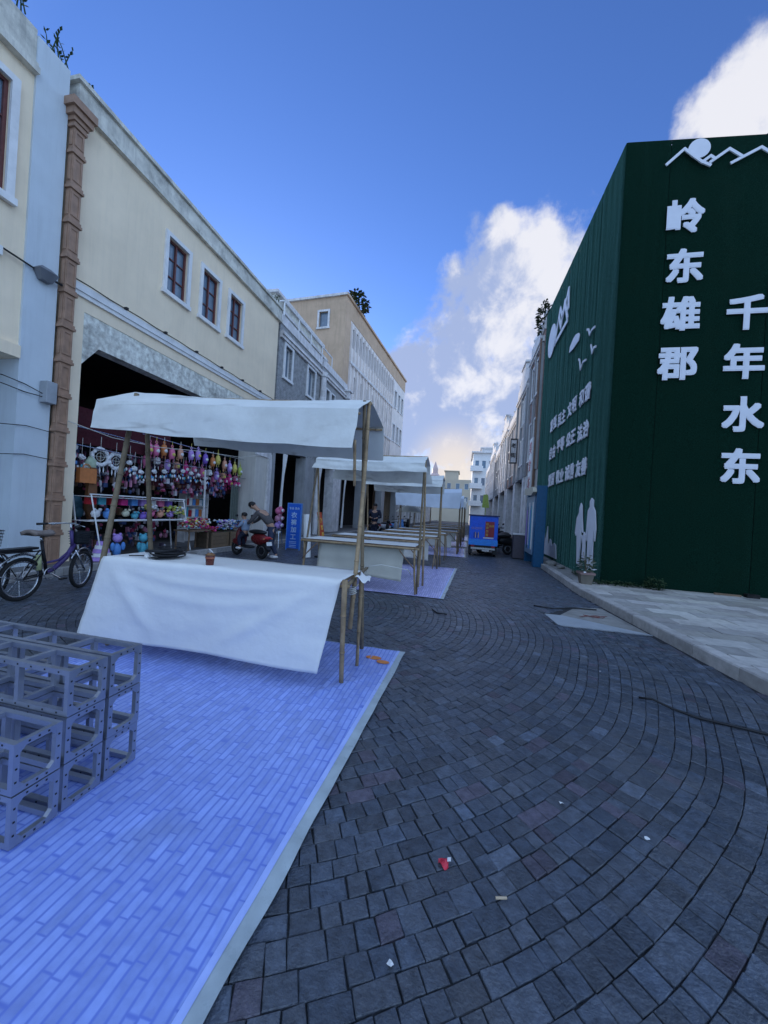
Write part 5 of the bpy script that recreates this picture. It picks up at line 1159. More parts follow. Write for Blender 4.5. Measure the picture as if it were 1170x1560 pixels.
def person(label, P, shirt, pants, hair=HAIR, loc=None, shoes=M_black, s=1.0, long_sleeve=True):
    t = thing('person', label, 'person', loc); V = lambda k: Vector(P[k])
    mid = V('hip').lerp(V('chest'), .5)
    J = {'hip': (V('hip'), .13 * s, .10 * s), 'waist': (mid, .115 * s, .085 * s), 'chest': (V('chest'), .15 * s, .10 * s), 'neck': (V('neck'), .052 * s, .052 * s), 'head0': (V('head') - (V('head') - V('neck')) * .35, .07 * s, .075 * s), 'head': (V('head'), .082 * s, .092 * s), 'crown': (V('head') + (V('head') - V('neck')).normalized() * .07 * s, .06 * s, .07 * s)}
    E = [('hip', 'waist'), ('waist', 'chest'), ('chest', 'neck'), ('neck', 'head0'), ('head0', 'head'), ('head', 'crown')]
    for sd_ in 'lr':
        J[sd_ + 'sh'] = (V(sd_ + 'sh'), .058 * s, .055 * s); J[sd_ + 'el'] = (V(sd_ + 'el'), .040 * s, .040 * s); J[sd_ + 'ha'] = (V(sd_ + 'ha'), .027 * s, .022 * s)
        J[sd_ + 'th'] = (V('hip').lerp(V(sd_ + 'kn'), .18) + (V(sd_ + 'kn') - V('hip')) * 0 , .088 * s, .085 * s); J[sd_ + 'kn'] = (V(sd_ + 'kn'), .055 * s, .055 * s); J[sd_ + 'an'] = (V(sd_ + 'an'), .036 * s, .036 * s); J[sd_ + 'to'] = (V(sd_ + 'to'), .034 * s, .026 * s)
        E += [('chest', sd_ + 'sh'), (sd_ + 'sh', sd_ + 'el'), (sd_ + 'el', sd_ + 'ha'), ('hip', sd_ + 'th'), (sd_ + 'th', sd_ + 'kn'), (sd_ + 'kn', sd_ + 'an'), (sd_ + 'an', sd_ + 'to')]
    skin_body('body', J, E, SKIN, t)
    g = 1.32
    JS = {k: (J[k][0], J[k][1] * g, J[k][2] * g) for k in ('hip', 'waist', 'chest', 'lsh', 'rsh', 'lel', 'rel')}
    JS = {'chest': JS['chest'], **JS}; ES = [('hip', 'waist'), ('waist', 'chest'), ('chest', 'lsh'), ('chest', 'rsh'), ('lsh', 'lel'), ('rsh', 'rel')]
    if long_sleeve:
        for q_ in 'lr':
            JS[q_ + 'wr'] = (V(q_ + 'el').lerp(V(q_ + 'ha'), .8), .036 * s, .033 * s); ES.append((q_ + 'el', q_ + 'wr'))
    skin_body('shirt', JS, ES, shirt, t)
    JP = {'hip': (V('hip'), .14 * s, .115 * s)}; EP = []
    for q_ in 'lr':
        JP[q_ + 'th'] = (J[q_ + 'th'][0], .1 * s, .098 * s); JP[q_ + 'kn'] = (V(q_ + 'kn'), .070 * s, .072 * s); JP[q_ + 'an'] = (V(q_ + 'kn').lerp(V(q_ + 'an'), .93), .056 * s, .058 * s)
        EP += [('hip', q_ + 'th'), (q_ + 'th', q_ + 'kn'), (q_ + 'kn', q_ + 'an')]
    skin_body('trousers', JP, EP, pants, t)
    hd = V('head'); n_ = (V('head') - V('neck')).normalized(); fw = Vector(P['face']).normalized()
    hm = MB().ell(hd + n_ * .045 * s - fw * .018 * s, .098 * s, .102 * s, .085 * s, 14, 10, .03); part('hair', hm, hair, t, smooth=True)
    sdv = n_.cross(fw).normalized()
    part('nose', MB().ell(hd + fw * .092 * s - n_ * .015, .013, .013, .018, 6, 5), SKIN, t, smooth=True)
    for k in (-1, 1):
        part('eye', MB().ell(hd + fw * .083 * s + sdv * k * .032 * s + n_ * .005, .010, .010, .007, 6, 5), M_black, t); part('ear', MB().ell(hd + sdv * k * .085 * s - n_ * .01, .016, .016, .028, 6, 5), SKIN, t, smooth=True)
    part('mouth', MB().ell(hd + fw * .084 * s - n_ * .045 * s, .012, .018, .006, 6, 5), tint('lips', (.30, .08, .07)), t)
    for q_ in 'lr':
        a, b = V(q_ + 'an'), V(q_ + 'to'); part('shoe', MB().ell(a.lerp(b, .55) + Vector((0, 0, -.01)), .055 * s + abs(b.x - a.x) * .55, .055 * s + abs(b.y - a.y) * .55, .045 * s, 10, 8), shoes, t, smooth=True)
        d = (V(q_ + 'ha') - V(q_ + 'el')).normalized(); FJ, FE = fingers(V(q_ + 'ha'), d, d.cross(Vector((0, 0, 1))) if abs(d.z) < .9 else Vector((0, 1, 0)))
        skin_body('hand', FJ, FE, SKIN, t, 1)
    return t
# man in dark clothes standing behind the second stall
person('person in dark navy clothes standing behind the stalls, facing the camera', dict(hip=(-3.75, 15.4, .92), chest=(-3.75, 15.4, 1.30), neck=(-3.75, 15.4, 1.50), head=(-3.75, 15.37, 1.63), lsh=(-3.55, 15.4, 1.42), rsh=(-3.95, 15.4, 1.42), lel=(-3.47, 15.35, 1.16), rel=(-4.03, 15.35, 1.16), lha=(-3.63, 15.17, 1.12), rha=(-3.87, 15.17, 1.14),
       lkn=(-3.64, 15.37, .50), rkn=(-3.86, 15.37, .50), lan=(-3.63, 15.42, .09), ran=(-3.87, 15.42, .09), lto=(-3.63, 15.27, .045), rto=(-3.87, 15.27, .045), face=(0.1, -1, 0)), NAVY, NAVY, loc=(-3.75, 15.4, 0))
# person bending over the scooter, seen from behind and right
person('person in a grey top and dark jeans bending over the red scooter', dict(hip=(-4.98, 8.98, .86), chest=(-5.24, 8.96, 1.14), neck=(-5.42, 8.95, 1.27), head=(-5.55, 8.93, 1.35), lsh=(-5.30, 8.78, 1.18), rsh=(-5.30, 9.13, 1.20), lel=(-5.46, 8.74, .95), rel=(-5.50, 9.15, .98), lha=(-5.62, 8.80, .84), rha=(-5.66, 9.1, .86),
       lkn=(-4.92, 8.82, .47), rkn=(-5.02, 9.12, .46), lan=(-4.72, 8.84, .09), ran=(-5.15, 9.14, .09), lto=(-4.86, 8.80, .045), rto=(-5.30, 9.12, .045), face=(-.8, -.05, -.6)), GREYC, DENIM, loc=(-5, 8.95, 0), shoes=M_whited)
person('small child in a pale blue shirt sitting at the front of the scooter', dict(hip=(-5.62, 8.78, .66), chest=(-5.66, 8.79, .86), neck=(-5.68, 8.79, .97), head=(-5.70, 8.79, 1.07), lsh=(-5.64, 8.66, .93), rsh=(-5.66, 8.92, .93), lel=(-5.72, 8.62, .80), rel=(-5.74, 8.96, .80), lha=(-5.82, 8.68, .76), rha=(-5.83, 8.9, .76),
       lkn=(-5.76, 8.70, .50), rkn=(-5.76, 8.86, .50), lan=(-5.70, 8.68, .26), ran=(-5.70, 8.88, .26), lto=(-5.78, 8.68, .22), rto=(-5.78, 8.88, .22), face=(-1, -.1, -.1)), LBLUEC, NAVY, loc=(-5.6, 8.8, .2), s=.78, shoes=M_whited)

# ============================================================ SCOOTER, BICYCLE, TRICYCLE, MOTORBIKES
def wheel(parent, c, R, r, axis, spokes=0, name='wheel'):
    axis = Vector(axis).normalized(); a1 = axis.cross(Vector((0, 0, 1))).normalized(); a2 = a1.cross(axis).normalized()
    w = part(name, MB().ring(c, a1, a2, R - r * 2.2, r * .55, 28, 6), M_chrome if spokes else M_steel, parent, smooth=True)
    part('tyre', MB().ring(c, a1, a2, R - r, r, 30, 8), M_rubber, w, smooth=True)
    c = Vector(c); hub = MB().tube([c - axis * .04, c + axis * .04], .022 if spokes else R * .42, 10); part('hub', hub, M_black if not spokes else M_steel, w)
    if spokes:
        mb = MB()
        for k in range(spokes):
            t = 2 * PI * k / spokes; d = a1 * math.cos(t) + a2 * math.sin(t); e = a1 * math.cos(t + .5) + a2 * math.sin(t + .5)
            mb.tube([c + axis * (.03 if k % 2 else -.03) + e * .02, c + d * (R - r * 2)], .0016, 3)
        part('spokes', mb, M_chrome, w, kind='stuff')
    return w
def bike(loc, hd, label, frame_m, sc=1.0):
    """small-wheeled electric bicycle built along its own heading"""
    ox, oy, oz = loc; F = Vector((math.cos(hd), math.sin(hd), 0)); S = Vector((-math.sin(hd), math.cos(hd), 0)); Z = Vector((0, 0, 1))
    t = thing('bicycle', label, 'bicycle', loc); O = Vector(loc)
    P = lambda f, s, z: O + (F * f + S * s + Z * z) * sc
    wheel(t, P(0, 0, .275), .275 * sc, .024, S, 28)
    Fs = (F + S * .28).normalized(); Sf = (S - F * .28).normalized()
    wheel(t, P(.86, 0, .275), .275 * sc, .024, Sf, 28)
    tb_ = lambda nm, pts, r, m_: part(nm, MB().tube([P(*p) for p in pts], r * sc, 8), m_, t, smooth=True)
    tb_('down_tube', [(.72, 0, .66), (.60, 0, .48), (.42, 0, .34), (.33, 0, .32)], .032, frame_m); tb_('seat_tube', [(.33, 0, .30), (.24, 0, .74)], .019, M_black); tb_('top_tube', [(.72, 0, .62), (.50, 0, .46), (.30, 0, .44)], .016, frame_m)
    tb_('head_tube', [(.70, 0, .58), (.66, 0, .86)], .022, frame_m)
    for s in (-.045, .045):
        tb_('chain_stay', [(.33, s * .6, .30), (0, s, .275)], .010, M_black); tb_('seat_stay', [(.25, s * .6, .62), (0, s, .275)], .008, M_black); tb_('fork_leg', [(.70, s, .58), (.86, s * 1.1, .275)], .012, M_chrome)
        tb_('fender_stay', [(0, s * 1.1, .275), (-.30, s, .36)], .004, M_chrome)
    tb_('stem', [(.665, 0, .84), (.645, 0, .96)], .014, M_chrome)
    mbh = [(.50, -.27, .945), (.57, -.2, .955), (.64, -.06, .965), (.65, 0, .965), (.64, .06, .965), (.57, .2, .955), (.50, .27, .945)]
    tb_('handlebar', mbh, .010, M_chrome)
    for s in (-1, 1): tb_('grip', [(.53, s * .235, .95), (.45, s * .32, .94)], .016, M_black); tb_('brake_lever', [(.62, s * .15, .95), (.60, s * .26, .93)], .006, M_chrome)
    tb_('seat_post', [(.245, 0, .72), (.225, 0, .80)], .013, M_chrome)
    g = MB(); g.grid(lambda u, v: P(.06 + .30 * u, (v - .5) * (.20 - .13 * u), .81 + .035 * math.sin(PI * v) + .01 * math.cos(u * 5)), 10, 8); part('saddle', g, tint('tan_saddle', (.25, .2, .17), .6), t, smooth=True, solid=-.045)
    tb_('rack_rail', [(.18, .06, .62), (-.30, .06, .63)], .009, M_black); tb_('rack_rail', [(.18, -.06, .62), (-.30, -.06, .63)], .009, M_black); tb_('rack_stay', [(-.2, .06, .62), (0, .06, .30)], .006, M_black)
    part('rack_pad', MB().grid(lambda u, v: P(-.30 + .45 * u, (v - .5) * .13, .645), 2, 2), M_black, t, solid=-.03)
    part('rear_fender', MB().ring(P(0, 0, .275), F, Z, .315 * sc, .016, 18, 6, .5, 3.3), M_chrome, t, smooth=True); part('front_fender', MB().ring(P(.86, 0, .275), Fs, Z, .315 * sc, .014, 16, 6, .6, 2.5), M_chrome, t, smooth=True)
    part('chain_ring', MB().ring(P(.33, -.05, .30), F, Z, .075, .008, 20, 5).tube([P(.33, -.07, .30), P(.33, .07, .30)], .012, 8), M_steel, t)
    for s, a in ((-1, -.6), (1, 2.5)): part('crank', MB().tube([P(.33, s * .075, .30), P(.33 + .15 * math.cos(a), s * .08, .30 + .15 * math.sin(a))], .008, 6), M_chrome, t); part('pedal', MB().bar(P(.29 + .15 * math.cos(a), s * .12, .30 + .15 * math.sin(a)), P(.37 + .15 * math.cos(a), s * .12, .30 + .15 * math.sin(a)), .05, .02), M_black, t)
    part('battery_bottle', MB().tube([P(.22, 0, .36), P(.20, 0, .56)], .036, 10), tint('pale_yellow_bottle', (.55, .58, .30), .4), t, smooth=True)
    b = MB()
    for k in range(6):
        z = .66 + k * .036; w = .10 + k * .004; b.tube([P(.80 - w * .6, -w, z), P(.80 + w, -w, z), P(.80 + w, w, z), P(.80 - w * .6, w, z), P(.80 - w * .6, -w, z)], .004, 4)
    for k in range(10):
        s = -.1 + k * .022; b.tube([P(.90, s, .66), P(.92, s, .85)], .003, 3); 
    b.grid(lambda u, v: P(.75 + .15 * u, -.09 + .18 * v, .655), 2, 2)
    part('basket', b, M_black, t, kind='stuff')
    part('basket_liner', MB().lathe(P(.82, 0, .665), [(.07, 0), (.10, .01), (.115, .165), (.10, .168), (.09, .05)], 12), tint('dark_cloth_bag', (.015, .02, .025), .8), t)
    part('headlight', MB().ell(P(.76, 0, .90), .035, .035, .035, 10, 8), M_black, t); part('kickstand', MB().tube([P(.02, .05, .26), P(-.08, .16, .012)], .009, 6), M_chrome, t)
    part('reflector', MB().ell(P(-.33, 0, .45), .02, .02, .025, 8, 6), REDM, t)
    return t
bike((-5.40, 3.58, .0), math.radians(98), 'small-wheeled electric bicycle with violet frame, basket and tan saddle on the left', tint('violet_frame_paint', (.07, .045, .16), .35))
bike((-5.62, 2.50, .0), math.radians(92), 'second bicycle cut off by the left edge of the view, behind the violet one', tint('dark_frame_paint', (.02, .02, .025), .35), 1.05)
def scooter(loc, hd, label, m_, sc=1.0, tail=True):
    F = Vector((math.cos(hd), math.sin(hd), 0)); S = Vector((-math.sin(hd), math.cos(hd), 0)); Z = Vector((0, 0, 1)); O = Vector(loc); t = thing('motor_scooter', label, 'scooter', loc)
    P = lambda f, s, z: O + (F * f + S * s + Z * z) * sc
    wheel(t, P(0, 0, .23), .23 * sc, .05 * sc, S); wheel(t, P(1.1, 0, .23), .23 * sc, .05 * sc, S)
    def ell(nm, f, s, z, a, b, c, mt_):
        mb = MB(Matrix.Translation(P(f, s, z)) @ Matrix.Rotation(hd, 4, 'Z')); mb.ell((0, 0, 0), a * sc, b * sc, c * sc, 14, 10); return part(nm, mb, mt_, t, smooth=True)
    ell('rear_body', .12, 0, .55, .34, .15, .17, m_); ell('seat', .22, 0, .74, .36, .14, .07, M_black); ell('footboard', .62, 0, .30, .28, .14, .05, M_black); ell('leg_shield', .92, 0, .55, .09, .19, .32, m_); ell('front_cowl', .95, 0, .88, .10, .14, .10, m_); ell('front_fender', 1.1, 0, .40, .22, .07, .10, m_)
    ell('tail_light', -.22, 0, .60, .05, .12, .045, REDM); ell('headlight', 1.03, 0, .86, .05, .08, .05, M_chrome)
    part('number_plate', MB().add([P(-.30, -.09, .40), P(-.30, .09, .40), P(-.27, .09, .50), P(-.27, -.09, .50)], [(0, 3, 2, 1)]), M_white, t, solid=.006); part('mud_guard', MB().bar(P(-.1, 0, .45), P(-.30, 0, .28), .13 * sc, .02), M_black, t)
    part('handlebar', MB().tube([P(.82, -.30, .98), P(.90, -.1, 1.0), P(.90, .1, 1.0), P(.82, .30, .98)], .014, 7), M_black, t); part('fork', MB().tube([P(.94, 0, .7), P(1.1, 0, .24)], .03, 8), M_steel, t); part('exhaust', MB().tube([P(.3, -.13, .26), P(-.12, -.15, .30)], .035, 9), M_steel, t)
    for s in (-1, 1): part('mirror_stem', MB().tube([P(.86, s * .18, .99), P(.84, s * .24, 1.15)], .006, 5), M_black, t); ell('mirror', .84, s * .26, 1.17, .015, .05, .035, M_black); ell('indicator', -.22, s * .14, .58, .02, .03, .02, ORNG)
    return t
scooter((-5.02, 8.62, 0), math.radians(160), 'red and black motor scooter seen from behind in front of the shop', tint('scooter_red', (.14, .012, .014), .3), .92)
for i, (x, y, m_, nm) in enumerate(((1.75, 15.4, M_black, 'black motor scooter parked just right of the blue tricycle'), (1.9, 16.6, tint('scooter_grey', (.15, .15, .17), .3), 'grey motor scooter behind the black one by the right arcade'), (2.0, 18.2, tint('scooter_maroon', (.12, .02, .03), .3), 'maroon motor scooter farther along the right arcade'), (1.95, 20.2, M_black, 'last dark motor scooter in the row on the right'))):
    scooter((x, y, 0), math.radians(200 + 17 * i), nm, m_)
for i, (x, y, m_) in enumerate(((-4.9, 19.5, M_black), (-4.7, 21.5, tint('scooter_white', (.4, .4, .42), .3)), (-4.6, 24, SKY), (-4.4, 27, M_black))):
    scooter((x, y, 0), math.radians(30 + 15 * i), f'{("black", "white", "sky blue", "dark")[i]} motor scooter parked {("nearest", "second", "third", "farthest")[i]} on the left beyond the stalls', m_)
# blue cargo tricycle seen from behind
TX, TY = .71, 13.9
tr = thing('cargo_tricycle', 'boxy blue electric cargo tricycle with an advert on its back, seen from behind', 'tricycle', (TX, TY, 0))
part('cargo_box', MB().box(TX - .50, TX + .50, TY, TY + 1.45, .40, 1.47), BLUE, tr, bevel=.015)
part('roof', MB().box(TX - .54, TX + .54, TY - .05, TY + 1.5, 1.472, 1.51), tint('dark_blue_roof', (.01, .02, .12), .4), tr)
part('tail_panel', MB().box(TX - .51, TX + .51, TY - .025, TY - .002, .41, .62), tint('panel_blue', (.03, .27, .80), .35), tr)
part('advert_blue', MB().box(TX - .44, TX + .46, TY - .008, TY - .001, .64, 1.40), tint('advert_blue', (.010, .11, .72), .35), tr)
part('advert_red', MB().box(TX + .05, TX + .37, TY - .016, TY - .0085, .72, 1.28), tint('advert_maroon', (.28, .02, .03), .4), tr)
gp = tint('advert_gold', (.55, .35, .10)); wp = tint('advert_white', (.6, .6, .65))
for i, ch in enumerate('招商加盟'): letter(ch, tr, frame((TX + .12, TY - .018, 1.19 - i * .13), (1, 0, 0), (0, 0, 1)), gp, .10, .002, .003, res=1)
letter('热线', tr, frame((TX + .27, TY - .018, 1.12), (1, 0, 0), (0, 0, 1)), gp, .09, .002, .003, res=1)
part('advert_strip', MB().box(TX + .0, TX + .36, TY - .017, TY - .0085, .66, .71), wp, tr)
for k in range(4): part('figure_print', MB().box(TX - .34 + k * .05, TX - .315 + k * .05, TY - .014, TY - .0085, .67, .86 + .02 * (k % 2)), (M_black, gp)[k % 2], tr)
letter('快递到家', tr, frame((TX - .24, TY - .012, 1.02), (1, 0, 0), (0, 0, 1)), tint('advert_lilac', (.25, .22, .55)), .10, .002, .002, res=1)
part('chassis', MB().box(TX - .46, TX + .46, TY + .02, TY + 1.9, .28, .395), M_black, tr); part('axle', MB().tube([(TX - .5, TY + .35, .24), (TX + .5, TY + .35, .24)], .03, 8), M_black, tr); part('bumper', MB().box(TX - .42, TX + .42, TY - .06, TY - .03, .26, .33), M_steel, tr)
for s in (-1, 1):
    wheel(tr, (TX + s * .44, TY + .35, .24), .24, .055, (1, 0, 0)); part('tail_lamp', MB().box(TX + s * .36 - .06, TX + s * .36 + .06, TY - .04, TY - .026, .35, .40), REDM, tr)
    part('mud_flap', MB().box(TX + s * .44 - .07, TX + s * .44 + .07, TY + .04, TY + .06, .10, .30), M_black, tr)
wheel(tr, (TX, TY + 2.25, .24), .24, .05, (1, 0, 0)); part('cab', MB().prism([(TY + 1.5, .35), (TY + 2.4, .35), (TY + 2.5, .8), (TY + 2.2, 1.4), (TY + 1.5, 1.45)], 'x', TX - .42, TX + .42), BLUE, tr, recalc=True)
part('number_plate', MB().box(TX - .02, TX + .22, TY - .067, TY - .062, .20, .25), M_whited, tr)

# ============================================================ RIGHT SIDE FURNITURE
M_bb = tint('poster_blue', (.006, .09, .20), .4)
lb = thing('notice_lightbox', 'tall teal-blue notice board at the kerb with a curved cream top', 'notice board', (2.3, 12.3, .0))
part('board_body', MB().box(2.12, 2.42, 12.0, 12.25, .0, 2.50), M_bb, lb, bevel=.02); part('board_body', MB().box(2.10, 2.20, 12.252, 13.6, .35, 2.2), tint('poster_face', (.20, .30, .40), .4), lb)
part('rear_post', MB().box(2.12, 2.42, 13.6, 13.8, .0, 2.4), M_bb, lb); part('cream_top', MB().prism([(12.0, 2.3), (12.15, 2.46), (13.6, 2.5), (13.7, 2.3), (12.3, 2.2)], 'x', 2.0, 2.115), tint('cream_top', (.55, .5, .38)), lb, recalc=True)
q = random.Random(4)
for k in range(6): part('poster', MB().box(2.088, 2.0985, 12.32 + .2 * k, 12.48 + .2 * k, .5 + .1 * (k % 2), 2.0 - .12 * (k % 3)), (M_cloth, TEAL, SKY, WHT, M_bb, PURP)[k], lb)
bn = thing('litter_bin', 'brown-grey square litter bin with a pale top beside the blue notice board', 'bin', (1.98, 14.2, 0))
part('bin_body', MB().box(1.77, 2.18, 14.0, 14.4, .03, .86), tint('bin_brown', (.10, .085, .10), .5), bn, bevel=.01); part('bin_lid', MB().box(1.74, 2.21, 13.97, 14.43, .87, .92), M_whited, bn); part('bin_foot', MB().box(1.8, 2.15, 14.03, 14.37, .0, .03), M_black, bn)
fs_ = thing('framed_sign', 'black-framed vertical shop sign sticking out over the right pavement', 'sign', (2.4, 24, 4.8))
part('sign_panel', MB().box(2.55, 2.88, 24.0, 24.08, 4.95, 6.35), M_whited, fs_); part('sign_frame', MB().box(2.50, 2.55, 23.97, 24.11, 4.88, 6.42).box(2.88, 2.93, 23.97, 24.11, 4.88, 6.42).box(2.55, 2.88, 23.97, 24.11, 4.88, 4.95).box(2.55, 2.88, 23.97, 24.11, 6.35, 6.42), M_black, fs_)
part('bracket', MB().bar((2.8, 24.04, 5.2), (3.0, 24.04, 5.2), .05), M_black, fs_)
for i, ch in enumerate('老街'): letter(ch, fs_, frame((2.715, 23.99, 6.0 - i * .6), (1, 0, 0), (0, 0, 1)), M_black, .3, .004, .01, res=1)
vs_ = thing('vertical_sign', 'white vertical signboard on the narrow brown building behind the hoarding', 'sign', (2.85, 18, 3))
part('sign_panel', MB().box(2.80, 2.95, 17.7, 18.5, 2.7, 5.2), M_white, vs_)
for i, ch in enumerate('美食坊'): letter(ch, vs_, frame((2.79, 18.1, 4.75 - i * .8), (0, -1, 0), (0, 0, 1)), REDM, .6, .004, .01, res=1)
solo('downpipe', MB().tube([(2.88, 17.45, .1), (2.88, 17.45, 9.6)], .06, 8), tint('rust_pipe', (.2, .12, .08)), 'rusty downpipe at the corner behind the green hoarding', 'pipe')
solo('shop_flag', MB().prism([(.95, 2.0), (1.35, 2.0), (1.25, 2.75), (1.0, 2.75)], 'y', 22.0, 22.05).tube([(1.15, 22.02, 0), (1.15, 22.02, 2.8)], .02), LIME, 'yellow-green flag standing beyond the blue tricycle', 'flag')
# planter in front of the hoarding
pt = thing('potted_plant', 'square stone planter with a pale leafy plant at the foot of the green hoarding corner', 'plant', (2.62, 8.72, .12))
part('pot', MB().add([(2.52, 8.62, .125), (2.72, 8.62, .125), (2.72, 8.82, .125), (2.52, 8.82, .125), (2.49, 8.59, .33), (2.75, 8.59, .33), (2.75, 8.85, .33), (2.49, 8.85, .33)], [(0, 3, 2, 1), (4, 5, 6, 7), (0, 1, 5, 4), (1, 2, 6, 5), (2, 3, 7, 6), (3, 0, 4, 7)]), pm('pot_clay', (.16, .14, .11), .8, .2, 6, .3, 60), pt)
part('pot_rim', MB().box(2.47, 2.77, 8.57, 8.87, .332, .375), pm('pot_rim_clay', (.26, .17, .15), .8), pt)
def leafy(parent, c, rx, ry, rz, n, sz, mt_, seed, nm='foliage', tilt=.5):
    q = random.Random(seed); mb = MB()
    for k in range(n):
        a = q.uniform(0, 2 * PI); ph = math.acos(q.uniform(-1, 1)); r = q.uniform(.3, 1) ** .6
        p = Vector((c[0] + rx * r * math.sin(ph) * math.cos(a), c[1] + ry * r * math.sin(ph) * math.sin(a), c[2] + rz * r * math.cos(ph)))
        d = Vector((math.cos(a + q.uniform(-.8, .8)), math.sin(a + q.uniform(-.8, .8)), q.uniform(-tilt, tilt))).normalized(); w = d.cross(Vector((q.uniform(-.4, .4), q.uniform(-.4, .4), 1))).normalized(); s = sz * q.uniform(.6, 1.3)
        mb.add([p, p + d * s * .5 + w * s * .28, p + d * s, p + d * s * .5 - w * s * .28], [(0, 1, 2, 3)])
    return part(nm, mb, mt_, parent, kind='stuff')
leafy(pt, (2.62, 8.72, .55), .14, .14, .2, 130, .085, pm('dusty_leaf', (.10, .12, .06), .7, .4, 30), 1); leafy(pt, (2.60, 8.66, .50), .12, .10, .14, 26, .10, WHT, 2, 'pale_leaves')
for i, (a, h) in enumerate(((.3, .72), (2.2, .8), (4.2, .68))): part('stem', MB().tube([(2.62, 8.72, .37), (2.62 + .08 * math.cos(a), 8.72 + .08 * math.sin(a), h)], .006, 5), M_bamboo2, pt)
M_weed = pm('weed_green', (.028, .055, .018), .8, .5, 25)
wd = thing('weed_strip', 'dark green weeds growing along the foot of the hoarding by the corner', 'weeds', (3.2, 8.85, .12))
leafy(wd, (3.35, 8.85, .16), .55, .09, .07, 420, .06, M_weed, 5); leafy(wd, (2.85, 9.6, .16), .10, 1.0, .09, 420, .06, M_weed, 6)
wb_ = thing('weed_bush', 'low dark leafy weed against the front of the green hoarding', 'weeds', (3.95, 8.82, .12)); leafy(wb_, (3.98, 8.8, .24), .20, .12, .15, 380, .055, M_weed, 7)
for i, (x, y, r, nm) in enumerate(((2.62, 11.9, .17, 'larger'), (2.72, 11.2, .11, 'smaller'))): solo('rock', MB().ell((x, y, .17), r, r * 1.2, r * .5, 9, 6, .12), M_conc, f'{nm} pale rock at the foot of the green hoarding by the notice board', 'rock')
solo('brick', MB().box(5.62, 5.84, 8.80, 8.91, .126, .20), M_kerb, 'loose pale brick on the pavement at the right edge by the hoarding', 'brick')
solo('timber_offcut', MB().bar((5.1, 8.88, .14), (5.55, 8.86, .14), .04), M_wood, 'short brown timber offcut lying by the pale brick', 'timber')
solo('cable', MB().tube([(1.48, 3.42, .012), (1.56, 3.38, .03), (1.66, 3.30, .014), (1.78, 3.21, .012), (2.03, 3.15, .012), (2.3, 3.08, .012), (2.62, 3.0, .03)], .009, 6), M_black, 'black cable lying loose across the setts on the right', 'cable', smooth=True)
solo('cable', MB().tube([(1.2, 6.5, .012), (1.5, 6.42, .014), (1.8, 6.62, .012), (2.2, 6.68, .012)], .010, 6), M_black, 'short dark cable on the road beyond the pale plate', 'cable', smooth=True)
solo('cable', MB().tube([(-.38, 5.5, .012), (-.3, 5.32, .014), (-.16, 5.28, .02)], .010, 6), M_black, 'bent scrap of dark hose on the road right of the first stall', 'cable', smooth=True)
solo('wire_loop', MB().tube([(1.85 + .02 * k + .13 * math.cos(k * 1.3), 6.1 + .07 * math.sin(k * 1.9) + .01 * k, .010 + .004 * math.sin(k * 2.2)) for k in range(15)], .004, 5), tint('rust_wire', (.18, .05, .04)), 'tangle of rusty wire on the concrete patch', 'wire')
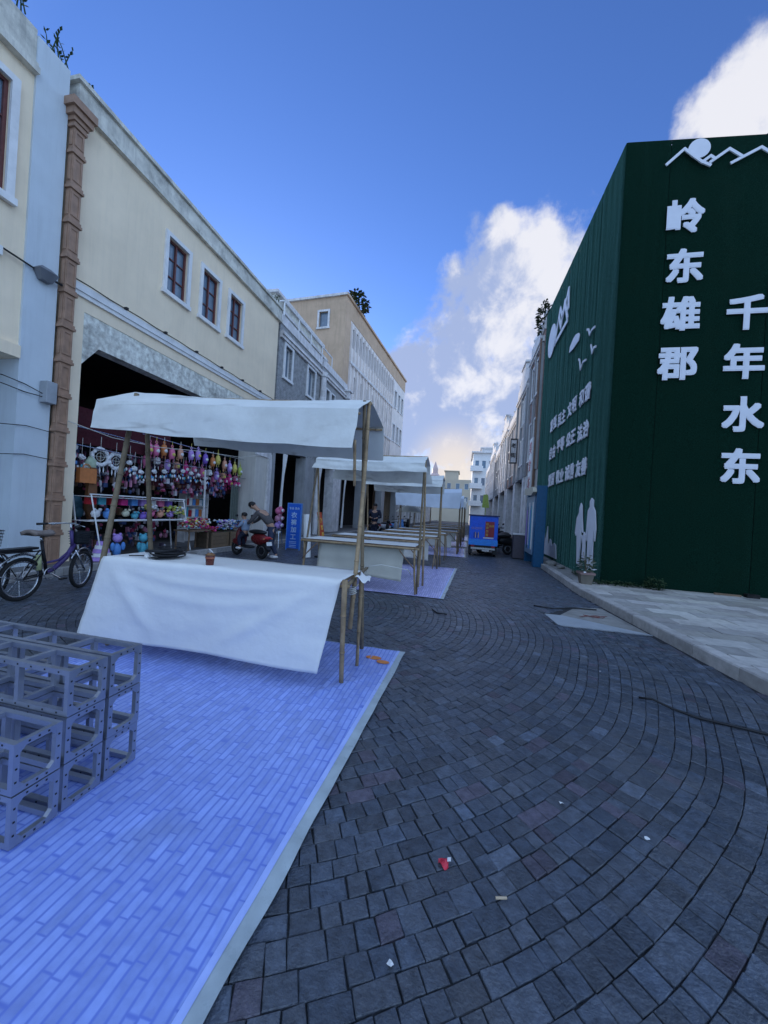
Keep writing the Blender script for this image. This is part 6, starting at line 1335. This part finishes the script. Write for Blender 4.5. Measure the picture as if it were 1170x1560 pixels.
# litter
solo('sweet_wrapper', MB().grid(lambda u, v: (-.02 + .04 * u, 1.50 + .035 * v + .005 * math.sin(u * 7), .012 + .010 * math.sin(u * 5 + 1) * math.cos(v * 4)), 6, 6), tint('wrapper_red', (.6, .03, .06), .3), 'crumpled bright red sweet wrapper on the dark setts', 'wrapper', solid=.001)
solo('wrapper_corner', MB().grid(lambda u, v: (.015 + .014 * u, 1.515 + .018 * v, .022 + .004 * u), 2, 2), M_white, 'white corner of paper stuck to the red wrapper', 'paper', solid=.001)
solo('cigarette_end', MB().tube([(.195, 1.43, .012), (.235, 1.44, .013)], .0045, 8), tint('filter_tan', (.55, .42, .28)), 'tan cigarette end lying on the setts right of the red wrapper', 'cigarette end')
for i, (x, y, nm) in enumerate(((-.13, 1.14, 'nearest the camera'), (.55, 2.0, 'in the middle of the road'), (.9, 1.9, 'near the fan of curved setts'), (1.35, 3.9, 'towards the concrete patch'),)):
    q = random.Random(i); a = q.uniform(0, 3); mb = MB(Matrix.Translation((x, y, .006)) @ Matrix.Rotation(a, 4, 'Z')); mb.grid(lambda u, v: (.02 * u, .013 * v, .004 * math.sin(u * 3 + v * 2)), 3, 3)
    solo('paper_scrap', mb, M_white, f'tiny white paper scrap on the setts {nm}', 'paper', solid=.001)
# rooftop weeds
def tuft(c, h, n, seed, label, spread=.25, mat_=None):
    t = thing('roof_weed', label, 'plant', c); q = random.Random(seed); mb = MB()
    for k in range(n):
        p = Vector(c) + Vector((q.uniform(-.05, .05), q.uniform(-spread, spread), 0)); tip = p + Vector((q.uniform(-.12, .12), q.uniform(-.15, .15), h * q.uniform(.5, 1)))
        mb.tube([p, p.lerp(tip, .6) + Vector((.01, 0, .02)), tip], .012, 4, .004)
        for j in range(5):
            b = p.lerp(tip, .35 + .14 * j); d = Vector((q.uniform(-1, 1), q.uniform(-1, 1), q.uniform(.1, .9))).normalized() * .09 * h / .5; w = d.cross(Vector((.3, .2, 1))).normalized() * .022
            mb.add([b, b + d * .5 + w, b + d, b + d * .5 - w], [(0, 1, 2, 3)])
    part('stems', mb, mat_ or M_weed, t, kind='stuff')
tuft((-7.33, 4.35, 8.95), .45, 3, 1, 'thin dry weed on the parapet at the far left corner', .1); tuft((-7.33, 4.95, 8.86), .48, 7, 2, 'clump of dark weeds on the parapet above the pale pier', .14)
tuft((-7.33, 5.55, 8.9), .16, 4, 3, 'low weed sprout above the brown column', .15); tuft((-7.35, 12.6, 8.9), .5, 6, 4, 'weeds at the right end of the cream parapet', .25)
fp = thing('roof_shrub', 'dark shrub growing on the top corner of the tan block', 'shrub', (-7.4, 23.0, 14.5)); leafy(fp, (-7.5, 23.0, 14.9), .5, 1.2, .5, 400, .25, M_weed, 9); part('trunk', MB().tube([(-7.5, 23, 14.5), (-7.5, 23, 14.9)], .04), M_bamboo2, fp)
fp = thing('roof_shrub', 'bushy shrub on top of the brown house behind the green hoarding', 'shrub', (3.1, 17.8, 10.0)); leafy(fp, (2.95, 17.75, 10.6), .25, .5, .75, 420, .16, M_weed, 10); part('trunk', MB().tube([(3.05, 17.8, 9.95), (2.98, 17.75, 10.6)], .03), M_bamboo2, fp)
SC.render.film_transparent = False
SC.cycles.use_denoising = True
SC.cycles.max_bounces = 6
